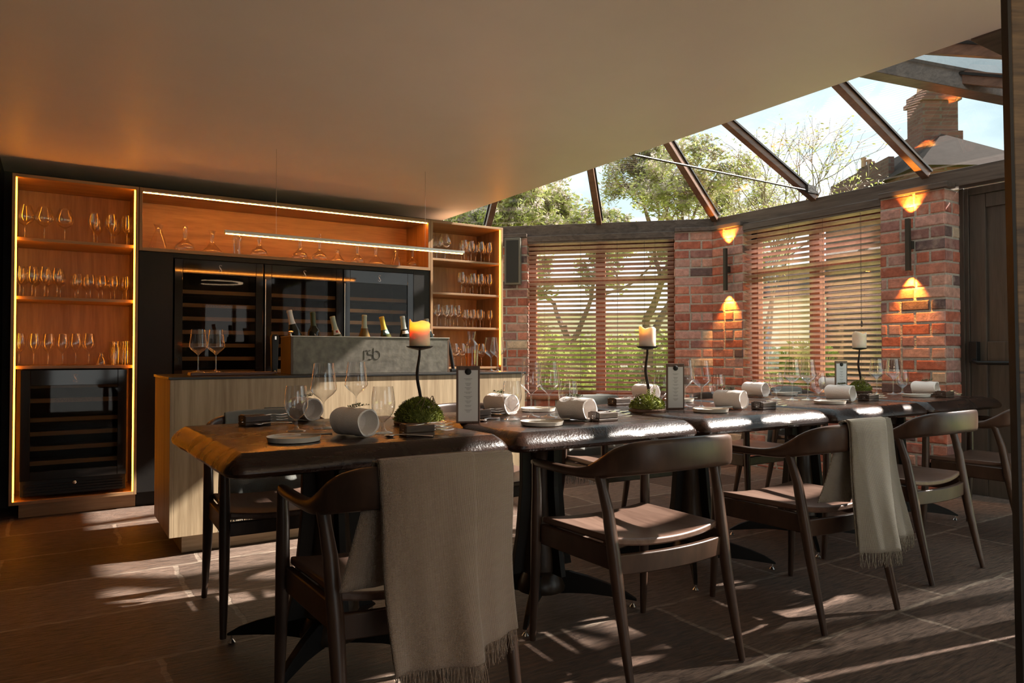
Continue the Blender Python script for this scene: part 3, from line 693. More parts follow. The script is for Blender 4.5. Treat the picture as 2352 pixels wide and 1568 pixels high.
def chimney_house():
    f = 16.0
    c = Pf(2190, 812, f); root = thing('brick_house', (c.x, c.y, -.12), 'brick house with slate hip roof and tall chimney beyond the roof glass', 'building')
    ang = math.atan2(RX.y, RX.x); B = Matrix.Rotation(ang, 4, 'Z')
    z = lambda py: Pf(2190, py, f).z + .12
    k = f / F
    zp, ze_ = z(296), z(405)
    # hip roof: camera-facing slope
    hw = 135 * k
    rf = MB(); V = lambda x, y, zz: B @ Vector((x, y, zz))
    rf.add([V(-hw, -1.0, ze_), V(hw + .3, -1.0, ze_), V(0, .35, zp), V(0, 3, zp), V(-hw, 4, ze_), V(hw + .3, 4, ze_)], [(0, 1, 2), (0, 2, 3, 4), (1, 5, 3, 2), (4, 3, 5), (0, 4, 5, 1)])
    rf.build('roof', M['slate'], root)
    MB().box(-hw + .15, hw + .15, -.8, 3.8, 0, ze_, B).build('wall', M['pbrick'], root)
    # main chimney
    ch = MB(); w = 45 * k
    x0 = (2147 - 2190) * k; x1 = (2236 - 2190) * k
    ch.box(x0 - .02, x1 + .05, .35, 1.15, ze_, z(288), B).box(x0 + .03, x1 - .02, .42, 1.08, z(288), z(215), B).box(x0 - .03, x1 + .04, .36, 1.14, z(215), z(205), B).box(x0 + .02, x1 - .01, .4, 1.1, z(205), z(190), B)
    ch.build('chimney_stack', M['pbrick'], root, bevel=.01)
    for px in (2168, 2207):
        MB().lathe([(.11, z(192)), (.12, z(188)), (.10, z(175)), (.13, z(168)), (.13, z(160))], 14, B @ Vector(((px - 2190) * k, .75, 0))).build('chimney_pot', M['pot'], root, smooth=True)
    # lower wing with small stack on the left
    wx0 = (2072 - 2190) * k
    MB().box((2086 - 2190) * k, (2128 - 2190) * k, 1.6, 2.3, 0, z(330), B).build('chimney_stack', M['pbrick'], root, bevel=.01)
    for px, py in ((2094, 308), (2107, 313), (2114, 318)):
        MB().lathe([(.06, z(332)), (.055, z(py + 6)), (.07, z(py + 3)), (.07, z(py))], 12, B @ Vector(((px - 2190) * k * 1.08, 1.95, 0))).build('chimney_pot', M['pot'], root, smooth=True)
    MB().box(wx0, -hw + .3, .5, 3.5, 0, z(345), B).build('side_wing', M['pbrick'], root)
def pbrick():
    m, t, b = mat('distant_brick')
    tc = N(t, 'ShaderNodeTexCoord'); sx = N(t, 'ShaderNodeSeparateXYZ'); L(t, tc.outputs['Object'], sx.inputs[0])
    ad = N(t, 'ShaderNodeMath', operation='ADD'); L(t, sx.outputs['X'], ad.inputs[0]); L(t, sx.outputs['Y'], ad.inputs[1])
    cx = N(t, 'ShaderNodeCombineXYZ'); L(t, ad.outputs[0], cx.inputs[0]); L(t, sx.outputs['Z'], cx.inputs[1])
    br = N(t, 'ShaderNodeTexBrick'); br.inputs['Scale'].default_value = 1; br.inputs['Brick Width'].default_value = .235; br.inputs['Row Height'].default_value = .085; br.inputs['Mortar Size'].default_value = .008
    br.inputs['Color1'].default_value = (.05, .018, .012, 1); br.inputs['Color2'].default_value = (.085, .035, .024, 1); br.inputs['Mortar'].default_value = (.065, .05, .04, 1)
    L(t, cx.outputs[0], br.inputs['Vector']); L(t, br.outputs['Color'], b.inputs['Base Color']); b.inputs['Roughness'].default_value = .9
    return m
M['pbrick'] = pbrick()
chimney_house()

for i, (x, y) in enumerate([(2.15, -1.0), (.9, -1.0)]):
    t = thing('ring_lamp', (x, y, ZC - .12), ['warm ring lamp on the ceiling behind the viewer, right one', 'warm ring lamp on the ceiling behind the viewer, left one'][i], 'ceiling lamp')
    n = 48; r0, r1 = .33, .40
    MB().rings([[Vector((r * math.cos(a), r * math.sin(a), z)) for r, z in ((r0, 0), (r1, 0), (r1, .05), (r0, .05))] for a in [2 * math.pi * k / n for k in range(n + 1)]], False, False).build('ring_body', M['blackmetal'], t)
    MB().rings([[Vector((r * math.cos(a), r * math.sin(a), z)) for r, z in ((r0 + .005, -.006), (r1 - .005, -.006), (r1 - .005, -.001), (r0 + .005, -.001))] for a in [2 * math.pi * k / n for k in range(n + 1)]], False, False).build('diffuser', M['ringl'], t)
    for k in range(3): a = 2.1 * k; MB().tube([(.365 * math.cos(a), .365 * math.sin(a), .05), (.365 * math.cos(a), .365 * math.sin(a), .119)], .002, 6).build('hanger', M['blackmetal'], t)

hg = thing('garden_hedge', gp(1330, 21), 'low clipped leafy hedge at the far side of the garden', 'hedge', rz=math.atan2(RX.y, RX.x))
rr = random.Random(77); lf = MB()
for _ in range(16000):
    p = Vector((rr.uniform(-6, 5), rr.uniform(-.9, .9), rr.uniform(0, 1.5 + .3 * math.sin(rr.random() * 6)))); a = Vector((rr.gauss(0, 1), rr.gauss(0, 1), rr.gauss(0, 1))).normalized(); b = a.orthogonal().normalized(); k = rr.uniform(.04, .09)
    lf.add([p - a * k, p + b * k * .6, p + a * k, p - b * k * .6], [(0, 1, 2, 3)])
f_ = lf.build('foliage', M['hedge'], hg); f_['kind'] = 'stuff'
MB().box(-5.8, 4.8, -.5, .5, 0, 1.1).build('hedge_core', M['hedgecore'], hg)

gw = thing('garden_wall', gp(1420, 25), 'pale rendered garden wall beyond the hedge and the dark blind', 'wall', rz=math.atan2(RX.y, RX.x))
MB().box(-5, 4.5, -.12, .12, 0, 2.5).build('wall_panel', M['render'], gw); MB().box(-5.1, 4.6, -.18, .18, 2.5, 2.6).build('coping', M['path'], gw)
# ------------------------------------------------------------------ back-bar joinery
YF, YBK = 5.49, 5.945
def part(root, name, m, *boxes, bevel=.0015):
    mb = MB(); l = Vector(root.location)
    for b_ in boxes: mb.box(b_[0] - l.x, b_[1] - l.x, b_[2] - l.y, b_[3] - l.y, b_[4] - l.z, b_[5] - l.z)
    return mb.build(name, m, root, bevel=bevel)
XL0, XL1, XM1, XR1 = -.233, .480, 2.700, 3.430
ZTP = 2.196
t = thing('shelving_unit', ((XL0 + XL1) / 2, YF, 0), 'tall oak shelving unit at the far left, lit amber by strips down both sides', 'shelving')
SL = t; P_ = .018
part(t, 'side_panel', M['cab'], (XL0, XL0 + P_, YF, YBK, .092, ZTP)); part(t, 'side_panel', M['cab'], (XL1 - P_, XL1, YF, YBK, .092, ZTP))
part(t, 'top_panel', M['cab_h'], (XL0 + P_, XL1 - P_, YF, YBK, ZTP - .02, ZTP)); part(t, 'bottom_panel', M['cab_h'], (XL0 + P_, XL1 - P_, YF, YBK, .092, .114))
part(t, 'back_panel', M['cab'], (XL0 + P_, XL1 - P_, YBK - .012, YBK, .114, ZTP - .02))
part(t, 'plinth', M['cab_h'], (XL0 + .05, XL1, YF + .055, YBK, .001, .091))
zL = [1.796, 1.419, .973]
for z in zL: part(t, 'shelf', M['cab_h'], (XL0 + P_ + .003, XL1 - P_ - .003, YF + .022, YBK - .014, z - .02, z))
for x in (XL0 + P_ + .001, XL1 - P_ - .009): part(t, 'led_strip', M['led'], (x, x + .008, YF + .004, YF + .012, .116, ZTP - .024), bevel=0)
# decanter bay over the tall coolers
t = thing('decanter_cabinet', ((XL1 + XM1) / 2, YF, ZTP - .5), 'long open oak cabinet of decanters above the tall wine coolers, lit amber', 'cabinet')
zD = 1.785
part(t, 'side_panel', M['cab'], (XL1 + .004, XL1 + .024, YF, YBK, zD - .024, ZTP)); part(t, 'side_panel', M['cab'], (XM1 - .022, XM1 - .002, YF, YBK, zD - .024, ZTP))
part(t, 'top_panel', M['cab_h'], (XL1 + .024, XM1 - .022, YF, YBK, ZTP - .02, ZTP)); part(t, 'shelf', M['cab_h'], (XL1 + .024, XM1 - .022, YF, YBK - .014, zD - .024, zD))
part(t, 'back_panel', M['cab_h'], (XL1 + .024, XM1 - .022, YBK - .012, YBK, zD, ZTP - .02))
def ledbar(root, x0, x1, y, z, w=.010, n=46):
    l = Vector(root.location)
    c = MB(); c.box(x0 - l.x, x1 - l.x, y - .0014 - l.y, y + .0014 - l.y, z - .004 - l.z, z - .001 - l.z); c.build('led_line', M['ledl'], root)
    mb = MB(); st = (x1 - x0) / n
    for i in range(n):
        xx = x0 + st * (i + .22)
        mb.box(xx - l.x, xx + st * .5 - l.x, y - w - l.y, y + w - l.y, z - .0025 - l.z, z - l.z)
    mb.build('led_dots', M['diff'], root)
part(t, 'light_channel', M['steel'], (XL1 + .026, XM1 - .024, YF + .004, YF + .030, ZTP - .028, ZTP - .0205), bevel=0)
ledbar(t, XL1 + .028, XM1 - .026, YF + .017, ZTP - .0285, .011, 52)
# right shelving
t = thing('shelving_unit', ((XM1 + XR1) / 2, YF, 0), 'oak shelving unit of stemware right of the wine coolers, one amber light strip', 'shelving')
SR = t
part(t, 'side_panel', M['cab'], (XM1, XM1 + .022, YF, YBK, .01, ZTP)); part(t, 'side_panel', M['cab'], (XR1 - .022, XR1, YF, YBK, .01, ZTP))
part(t, 'top_panel', M['cab_h'], (XM1 + .022, XR1 - .022, YF, YBK, ZTP - .02, ZTP)); part(t, 'back_panel', M['cab'], (XM1 + .022, XR1 - .022, YBK - .012, YBK, .01, ZTP - .02))
zR = [1.873, 1.581, 1.284, .935]
for z in zR: part(t, 'shelf', M['cab_h'], (XM1 + .024, XR1 - .024, YF + .01, YBK - .014, z - .018, z))
part(t, 'led_strip', M['led'], (XR1 - .031, XR1 - .023, YF + .006, YF + .014, .95, ZTP - .022), bevel=0)
# black surround of the tall coolers
t = thing('black_surround', ((XL1 + XM1) / 2, YF, 0), 'matt black panels framing the three tall wine coolers', 'panel')
X0f, X1f = .704, 2.544
part(t, 'left_panel', M['black'], (XL1 + .004, X0f - .004, YF + .012, YF + .03, .10, zD - .026)); part(t, 'right_panel', M['black'], (X1f + .004, XM1 - .002, YF + .012, YF + .03, .10, zD - .026))
part(t, 'top_panel', M['black'], (X0f - .004, X1f + .004, YF + .012, YF + .03, 1.726, zD - .026)); part(t, 'plinth', M['black'], (XL1 + .004, XM1 - .002, YF + .06, YF + .08, .001, .10))
# --- emblem: swash letter made of two strokes
def emblem(root, x, y, z, h, m=None):
    l = Vector(root.location); mb = MB()
    def stroke(pts, ws):
        P2 = []
        for i, (a, b_) in enumerate(pts):
            a0 = pts[max(i - 1, 0)]; a1 = pts[min(i + 1, len(pts) - 1)]; dx, dz = a1[0] - a0[0], a1[1] - a0[1]; q = math.hypot(dx, dz) or 1
            nx, nz = -dz / q * ws[i] / 2, dx / q * ws[i] / 2
            P2.append(((a + nx, b_ + nz), (a - nx, b_ - nz)))
        r = [[Vector((x + p[0] * h - l.x, y + yy - l.y, z + p[1] * h - l.z)) for p, yy in ((A, 0), (B_, 0), (B_, -.0012), (A, -.0012))] for A, B_ in P2]
        mb.rings(r)
    n = 22; S = []; Wd = []
    for i in range(n + 1):
        u = i / n
        if u < .3: a = R(60 + u / .3 * 150); S.append((.02 + .16 * math.cos(a), .31 + .15 * math.sin(a)))
        elif u < .7: k = (u - .3) / .4; S.append((-.13 + .28 * k, .24 - .48 * k))
        else: a = R(30 - (u - .7) / .3 * 200); S.append((.0 + .17 * math.cos(a), -.30 + .15 * math.sin(a)))
        Wd.append(.03 + .11 * math.exp(-((u - .5) / .16) ** 2))
    stroke(S, Wd)
    stroke([(-.17, -.27), (-.21, -.32), (-.17, -.36), (-.13, -.32)], [.05, .08, .08, .05])
    stroke([(.13, .42), (.16, .38), (.12, .36)], [.05, .07, .05])
    return mb.build('emblem', m or M['white'], root)
def text(root, body, x, y, z, size, m, name='lettering', ext=.0006, rot=(R(90), 0, 0), sx=1, par=True):
    cu = bpy.data.curves.new('tmp', 'FONT'); cu.body = body; cu.size = size; cu.align_x = 'CENTER'; cu.align_y = 'CENTER'; cu.extrude = ext; cu.resolution_u = 3
    to = bpy.data.objects.new('tmp', cu); COL.objects.link(to); bpy.context.view_layer.update()
    me = bpy.data.meshes.new_from_object(to.evaluated_get(bpy.context.evaluated_depsgraph_get()))
    bpy.data.objects.remove(to); me.materials.clear(); me.materials.append(m)
    o = bpy.data.objects.new(name, me); COL.objects.link(o); o.parent = root
    l = Vector(root.location) if par else Vector((0, 0, 0)); o.location = Vector((x, y, z)) - l; o.rotation_euler = rot; o.scale = (sx, 1, 1); return o
def cooler(x0, x1, z0, z1, label, name, zs, vent=0, front=YF, tz=None, handle=None):
    t = thing(name, ((x0 + x1) / 2, front, z0), label, 'wine cooler', None)
    fr = .055; y = front
    part(t, 'cabinet_body', M['black'], (x0 + .004, x0 + .012, y + .03, y + .43, z0, z1), (x1 - .012, x1 - .004, y + .03, y + .43, z0, z1), (x0 + .004, x1 - .004, y + .42, y + .43, z0, z1), (x0 + .012, x1 - .012, y + .03, y + .42, z0, z0 + .01), (x0 + .012, x1 - .012, y + .03, y + .42, z1 - .01, z1))
    zz0 = z0 + vent; top = .10
    part(t, 'door_frame', M['gloss'], (x0 + .002, x0 + fr, y, y + .028, zz0, z1), (x1 - fr, x1 - .002, y, y + .028, zz0, z1), (x0 + fr, x1 - fr, y, y + .028, z1 - top, z1), (x0 + fr, x1 - fr, y, y + .028, zz0, zz0 + .055), bevel=.002)
    part(t, 'door_glass', M['fridgeglass'], (x0 + fr - .004, x1 - fr + .004, y + .006, y + .009, zz0 + .05, z1 - top + .004), bevel=0)
    for k, z in enumerate(zs):
        s = part(t, 'shelf_front', M['fshelf'], (x0 + .03, x1 - .03, y + .05, y + .07, z - .014, z + .014))
        part(t, 'shelf_tray', M['blackmetal'], (x0 + .03, x1 - .03, y + .07, y + .38, z - .01, z - .004))
    if vent:
        part(t, 'vent_grille', M['blackmetal'], *[(x0 + .02, x1 - .02, y + .006, y + .02, z0 + .008 + k * .018, z0 + .018 + k * .018) for k in range(int(vent / .018) - 1)], (x0 + .002, x1 - .002, y + .016, y + .026, z0, zz0 - .002))
    emblem(t, (x0 + x1) / 2, y - .0005, z1 - .055, .055)
    if tz: text(t, 'SWISSCAVE', (x0 + x1) / 2, y + .049, tz, .030, M['dim'], sx=1.5)
    return t
M['gloss'] = plain('gloss_black_glass', (.008, .008, .008), .06, bump=0)
M['fshelf'] = wood('cooler_shelf_front', (.26, .18, .10), (.38, .28, .17), .5, (.1, 1, 1), 16, .1)
w_ = (X1f - X0f) / 3
zs = [1.495 - .096 * i for i in range(13)]
names = ['tall black wine cooler nearest the left shelving, behind the two glasses on the board', 'middle one of the three tall black wine coolers', 'tall black wine cooler on the right, next to the right shelving']
for i in range(3): cooler(X0f + i * w_ + .002, X0f + (i + 1) * w_ - .002, .105, 1.722, names[i], 'wine_cooler', zs, tz=1.399)
fz = [.865 - .098 * i for i in range(5)]
t = cooler(-.18, .42, .137, .945, 'low black wine cooler built in under the left shelving', 'wine_cooler', [.84, .745, .62, .53, .435, .34], vent=.10, front=YF + .012, tz=.745)
MB().lathe([(.011, 0), (.011, .006), (.006, .010)], 14, (0, 0, 0), Matrix.Translation((0, -.001, .072)) @ Matrix.Rotation(R(90), 4, 'X')).build('lock', M['chrome'], t, smooth=True)
for i in (1, 2):
    x = X0f + i * w_
    o = MB().box(-.002, .002, -.004, .0, 0, 1.05).build('door_trim_bar', M['steel'], None); o.location = (x + .012, YF - .001, .56)
    tag(o, 'slim metal strip between the ' + ('left and middle' if i == 1 else 'middle and right') + ' tall wine coolers', 'trim strip')

# ------------------------------------------------------------------ stemware kinds
G_TALL = [(.040, .0), (.039, .0022), (.012, .006), (.0045, .014), (.0034, .03), (.0034, .088), (.0055, .096), (.014, .106), (.034, .122), (.0465, .137), (.0475, .143), (.0455, .158), (.040, .20), (.0352, .236)]
G_WATER = [(.034, .0), (.033, .002), (.012, .007), (.0055, .018), (.0055, .036), (.012, .044), (.026, .056), (.0365, .075), (.040, .098), (.0385, .125), (.0335, .158)]
G_BALLOON = [(.040, .0), (.039, .002), (.010, .006), (.004, .015), (.0035, .08), (.008, .089), (.03, .10), (.050, .124), (.054, .145), (.050, .17), (.040, .20), (.033, .218)]
G_WINE = [(.034, .0), (.033, .002), (.010, .006), (.004, .014), (.0034, .075), (.007, .083), (.022, .096), (.034, .118), (.036, .138), (.033, .165), (.0275, .195)]
G_SMALL = [(.030, .0), (.029, .002), (.009, .006), (.0037, .012), (.0033, .062), (.007, .07), (.021, .083), (.0305, .103), (.031, .12), (.0275, .145), (.0235, .165)]
def smooth_prof(p, k=3, keep=5):
    out = []
    for i in range(len(p) - 1):
        p0 = p[max(i - 1, 0)]; p1 = p[i]; p2 = p[i + 1]; p3 = p[min(i + 2, len(p) - 1)]
        for j in range(k if i >= keep else 1):
            u = j / k; f = lambda a, b, c, d: .5 * ((2 * b) + (-a + c) * u + (2 * a - 5 * b + 4 * c - d) * u * u + (-a + 3 * b - 3 * c + d) * u ** 3)
            out.append((max(f(p0[0], p1[0], p2[0], p3[0]), .001), f(p0[1], p1[1], p2[1], p3[1])))
    out.append(p[-1]); return out
def lathe_mesh(name, prof, m, n=28, cap0=True):
    o = MB().lathe(prof, n, cap0=cap0, cap1=False).build(name, m, smooth=True, angle=60); return o
def glass_thing(name, prof, label, cat='glass', ns=5, n=32):
    """foot, stem and bowl as parts"""
    t = thing(name, (0, 0, 0), label, cat)
    sp = smooth_prof(prof)
    zf = prof[3][1]; zb = prof[ns][1]
    f = [p for p in sp if p[1] <= zf + 1e-6]; s = [p for p in sp if zf - 1e-6 <= p[1] <= zb + 1e-6]; b_ = [p for p in sp if p[1] >= zb - 1e-6]
    MB().lathe(f, n, cap0=True, cap1=False).build('foot', M['glass'], t, smooth=True, angle=60)
    MB().lathe(s, 12, cap0=False, cap1=False).build('stem', M['glass'], t, smooth=True, angle=60)
    MB().lathe(b_, n, cap0=True, cap1=False).build('bowl', M['glass'], t, smooth=True, angle=60)
    return t
PROTO = {}
def shelf_glass(kind, prof, pos, label, group, sc=1.0, name='wine_glass'):
    if kind not in PROTO:
        PROTO[kind] = lathe_mesh(name, smooth_prof(prof, 2), M['glass'], 24); o = PROTO[kind]
    else:
        o = PROTO[kind].copy(); COL.objects.link(o)
    o.location = pos; o.scale = (sc, sc, sc)
    return tag(o, label, 'glass' if 'glass' in name else 'carafe', group)
def row(kind, prof, pxs, y, z, where, group, sc=1.0, name='wine_glass', what='wine glass', rowname='front row'):
    for i, px in enumerate(pxs):
        p = Py(px, 700, y); q = f', {ORD[i]} of {len(pxs)}' if len(pxs) > 1 else ''
        shelf_glass(kind, prof, (p.x, y, z + .0005), f'{what}, {where[4:]}{q}', group, sc * rnd.uniform(.985, 1.015), name)
yA, yB_ = 5.60, 5.74
row('balloon', G_BALLOON, [55, 100, 147], yA, zL[0], 'the left shelving top shelf', 'stemware in the left shelving', 1.0, what='large balloon glass')
row('wine', G_WINE, [214, 254, 290], yA, zL[0], 'the left shelving top shelf at the right', 'stemware in the left shelving', 1.08, what='tall wine glass')
row('wine', G_WINE, [222, 262, 294], yB_, zL[0], 'the left shelving top shelf, rear row at the right', 'stemware in the left shelving', 1.0, what='wine glass')
row('wine', G_WINE, [45, 73, 102, 131], yA, zL[1], 'the left shelving middle shelf left cluster', 'stemware in the left shelving', 1.02)
row('wine', G_WINE, [53, 81, 110, 138], yB_, zL[1], 'the left shelving middle shelf rear left cluster', 'stemware in the left shelving', 1.0)
row('small', G_SMALL, [179, 207, 235, 263, 290], yA, zL[1], 'the left shelving middle shelf right cluster', 'stemware in the left shelving', 1.0, what='small stemmed glass')
row('small', G_SMALL, [172, 198, 226, 254, 281], yB_, zL[1], 'the left shelving middle shelf rear right cluster', 'stemware in the left shelving', 1.0, what='small stemmed glass')
row('wine', G_WINE, [45, 79, 112, 145, 175, 205], yA, zL[2], 'the left shelving bottom shelf front row', 'stemware in the left shelving', 1.08)
C_SM = [(.026, 0), (.028, .004), (.026, .03), (.012, .052), (.010, .068), (.014, .078)]
C_ST = [(.028, 0), (.029, .004), (.029, .10), (.024, .118), (.021, .126), (.025, .142)]
row('csm', C_SM, [234], yA, zL[2], 'the left shelving bottom shelf', 'stemware in the left shelving', 1.1, 'small_carafe', 'small glass carafe')
row('cst', C_ST, [267, 291], yA, zL[2], 'the left shelving bottom shelf at the right end', 'stemware in the left shelving', 1.15, 'straight_carafe', 'straight-sided glass carafe')
row('cst', C_ST, [262, 284], yB_, zL[2], 'the left shelving bottom shelf, rear right', 'stemware in the left shelving', 1.15, 'straight_carafe', 'straight-sided glass carafe')
gr = 'stemware in the right shelving'
row('balloon', G_BALLOON, [1022], yA, zR[0], 'the right shelving top shelf at the left', gr, 1.1, what='large balloon glass')
row('balloon', G_BALLOON, [1003], 5.72, zR[0], 'the right shelving top shelf at the back left', gr, 1.1, what='large balloon glass')
row('wine', G_WINE, [1066, 1082, 1105, 1124], yA, zR[0], 'the right shelving top shelf', gr, 1.0)
row('wine', G_WINE, [1060, 1075, 1092, 1112], yB_, zR[0], 'the right shelving top shelf, rear row', gr, 1.0)
row('wine', G_WINE, [1060, 1086, 1104, 1124], yA, zR[1], 'the right shelving second shelf', gr, 1.0)
row('wine', G_WINE, [1068, 1080, 1096, 1112], yB_, zR[1], 'the right shelving second shelf, rear row', gr, 1.0)
row('wine', G_WINE, [1004, 1023, 1034, 1051], yA, zR[2], 'the right shelving third shelf left cluster', gr, 1.0)
row('wine', G_WINE, [1012, 1028, 1042], yB_, zR[2], 'the right shelving third shelf rear left cluster', gr, 1.0)
row('small', G_SMALL, [1071, 1086, 1103, 1126], yA, zR[2], 'the right shelving third shelf right cluster', gr, 1.0, what='small stemmed glass')
row('small', G_SMALL, [1066, 1079, 1094, 1110], yB_, zR[2], 'the right shelving third shelf rear right cluster', gr, 1.0, what='small stemmed glass')
row('balloon', G_BALLOON, [1044, 1060, 1106], yA, zR[3], 'the right shelving bottom shelf behind the carafe', gr, .95, what='balloon glass')
# decanters
DEC = {
 'cone': ([(.055, 0), (.060, .006), (.050, .06), (.034, .11), (.022, .14), (.022, .155), (.034, .185)], 'conical glass decanter'),
 'flask': ([(.02, 0), (.055, .008), (.068, .035), (.060, .062), (.030, .088), (.017, .115), (.016, .17), (.024, .20)], 'round-bellied glass decanter with tall neck'),
 'wide': ([(.05, 0), (.085, .008), (.090, .022), (.055, .058), (.024, .09), (.017, .12), (.018, .16), (.030, .19)], 'wide low glass decanter with flared neck'),
 'cyl': ([(.030, 0), (.032, .004), (.036, .10), (.037, .155), (.030, .165), (.030, .195)], 'straight cylindrical glass decanter'),
 'duck': ([(.02, 0), (.055, .010), (.066, .035), (.055, .062), (.030, .085), (.014, .11), (.012, .16), (.016, .235)], 'glass decanter with very long slim neck'),
 'low': ([(.04, 0), (.062, .006), (.066, .022), (.045, .05), (.018, .085), (.016, .11), (.022, .125)], 'short squat glass decanter'),
}
dl = [(364, 'cone', 1.05), (425, 'flask', 1.0), (487, 'wide', .95), (545, 'cyl', .95), (595, 'flask', .95), (689, 'flask', .93), (734, 'duck', .98), (775, 'low', .95), (821, 'flask', .85), (863, 'wide', .93), (910, 'cone', .85), (948, 'flask', .9)]
dwhere = ['leftmost on the lit shelf', 'second from the left on the lit shelf', 'third from the left on the lit shelf', 'above the left end of the hanging lamp', 'behind the left part of the hanging lamp', 'behind the middle of the hanging lamp', 'above the bottles, tallest neck of the row', 'smallest of the row', 'fourth from the right on the lit shelf', 'third from the right on the lit shelf', 'second from the right on the lit shelf', 'rightmost on the lit shelf']
for (px, k, s), wh in zip(dl, dwhere):
    p = Py(px, 600, 5.66)
    o = lathe_mesh('decanter', smooth_prof(DEC[k][0], 4, 0), M['glass'], 32)
    o.location = (p.x, 5.66, zD + .0005); o.scale = (s, s, s); tag(o, f'{DEC[k][1]}, {wh}', 'decanter', 'decanters on the lit shelf')
# hanging linear lamp
t = thing('pendant_light', (1.63, 4.415, 1.755), 'slim linear pendant lamp hanging over the bar on two thin wires', 'pendant lamp')
part(t, 'lamp_bar', M['steel'], (.832, 2.43, 4.415 - .014, 4.415 + .014, 1.757, 1.776))
ledbar(t, .84, 2.422, 4.415, 1.7565, .012, 46)
for x in (1.13, 2.13): MB().tube([(x - 1.63, 0, .02), (x - 1.63, 0, ZC - 1.755 - .001)], .0012, 6).build('wire', M['steel'], t)

# ------------------------------------------------------------------ bar counter
CX0, CX1, CY0, CY1 = .505, 2.705, 4.05, 4.69
t = thing('bar_counter', ((CX0 + CX1) / 2, (CY0 + CY1) / 2, 0), 'pale oak bar counter with thin black top behind the dining tables', 'counter')
part(t, 'front_panel', M['oak'], (CX0 + .02, CX1, CY0, CY0 + .02, .100, .915)); part(t, 'side_panel', M['oak'], (CX0, CX0 + .02, CY0, CY1, .100, .915)); part(t, 'side_panel', M['oak'], (CX1 - .02, CX1, CY0 + .02, CY1, .100, .915))
part(t, 'back_panel', M['oak'], (CX0 + .02, CX1 - .02, CY1 - .02, CY1, .100, .915)); part(t, 'plinth', M['oak_h'], (CX0 + .07, CX1 - .07, CY0 + .07, CY1 - .07, .001, .100))
part(t, 'countertop', M['black_board'], (CX0 - .008, CX1 + .008, CY0 - .008, CY1 + .008, .9155, .929), bevel=.002)
ZK = .929
# trough of bottles
TY0, TY1, TX0, TX1, TZ = 4.18, 4.40, 1.17, 2.18, 1.150
t = thing('bottle_trough', ((TX0 + TX1) / 2, TY0, ZK), 'long mottled metal trough of wine bottles standing on the counter', 'trough')
part(t, 'front_panel', M['zinc'], (TX0, TX1, TY0, TY0 + .008, ZK + .001, TZ)); part(t, 'back_panel', M['zinc'], (TX0, TX1, TY1 - .008, TY1, ZK + .001, TZ))
part(t, 'end_panel', M['copper'], (TX0 - .012, TX0, TY0, TY1, ZK + .001, TZ)); part(t, 'end_panel', M['copper'], (TX1, TX1 + .012, TY0, TY1, ZK + .001, TZ))
part(t, 'floor_panel', M['zinc'], (TX0, TX1, TY0 + .008, TY1 - .008, ZK + .001, ZK + .008)); part(t, 'rim', M['steel'], (TX0 - .014, TX1 + .014, TY0 - .004, TY0 + .012, TZ, TZ + .006), (TX0 - .014, TX1 + .014, TY1 - .012, TY1 + .004, TZ, TZ + .006), (TX0 - .014, TX0 + .002, TY0, TY1, TZ, TZ + .006), (TX1 - .002, TX1 + .014, TY0, TY1, TZ, TZ + .006))
def knob(root, x, y, z):
    l = Vector(root.location); MB().lathe([(.008, 0), (.006, .006), (.006, .012), (.015, .017), (.017, .022), (.012, .028), (.004, .030)], 16, (x - l.x, y - l.y, z - l.z)).build('knob', M['chrome'], root, smooth=True)
knob(t, TX0 + .0, TY0 + .05, TZ + .006); knob(t, TX1 - .03, TY0 + .17, TZ + .006)
lx = Py(855, 816, TY0).x
# the three letter logo: thin strokes
def logo(root, x, y, z, h):
    l = Vector(root.location)
    def st(pts): MB
    mb = MB()
    def line(pts, w=.0022):
        mb.tube([(x + a * h - l.x, y - l.y, z + b_ * h - l.z) for a, b_ in pts], w / 2, 6)
    arc = lambda cx, cz, r, a0, a1, n=12, rx=None: [(cx + (rx or r) * math.cos(R(a0 + (a1 - a0) * i / n)), cz + r * math.sin(R(a0 + (a1 - a0) * i / n))) for i in range(n + 1)]
    line([(-.85, -.5), (-.85, .42)]); line(arc(-.62, .17, .25, 180, 60))
    line(arc(-.28, .22, .22, 60, 250, 10, .2) + arc(-.18, -.24, .24, 80, -130, 12, .26)); line([(-.16, -.5), (-.42, -.47)])
    line([(.12, .66), (.12, -.2)]); line(arc(.44, -.05, .43, 170, -185, 20, .37))
    return mb.build('logo', M['bottle_d'], root)
logo(t, lx, TY0 - .001, 1.045, .062)
B_BORD = [(.035, 0), (.0375, .004), (.0375, .19), (.034, .205), (.020, .225), (.0155, .24), (.0148, .30), (.0158, .302), (.0158, .316), (.013, .318)]
B_BURG = [(.038, 0), (.041, .004), (.041, .15), (.036, .18), (.024, .215), (.0165, .245), (.0148, .275), (.0148, .30), (.0158, .302), (.0158, .312), (.013, .315)]
caps = {'white': plain('white_capsule', (.75, .72, .70), .4, bump=0), 'green': plain('dark_green_capsule', (.06, .075, .03), .35, bump=0), 'mint': plain('pale_green_capsule', (.45, .50, .38), .4, bump=0), 'yellow': plain('yellow_capsule', (.75, .52, .06), .4, bump=0), 'grey': plain('grey_capsule', (.42, .46, .42), .4, bump=0)}
labm = plain('cream_label', (.72, .66, .56), .7, bump=0); redm = plain('red_label_mark', (.45, .05, .03), .7, bump=0); tealm = plain('teal_label', (.12, .22, .20), .7, bump=0)
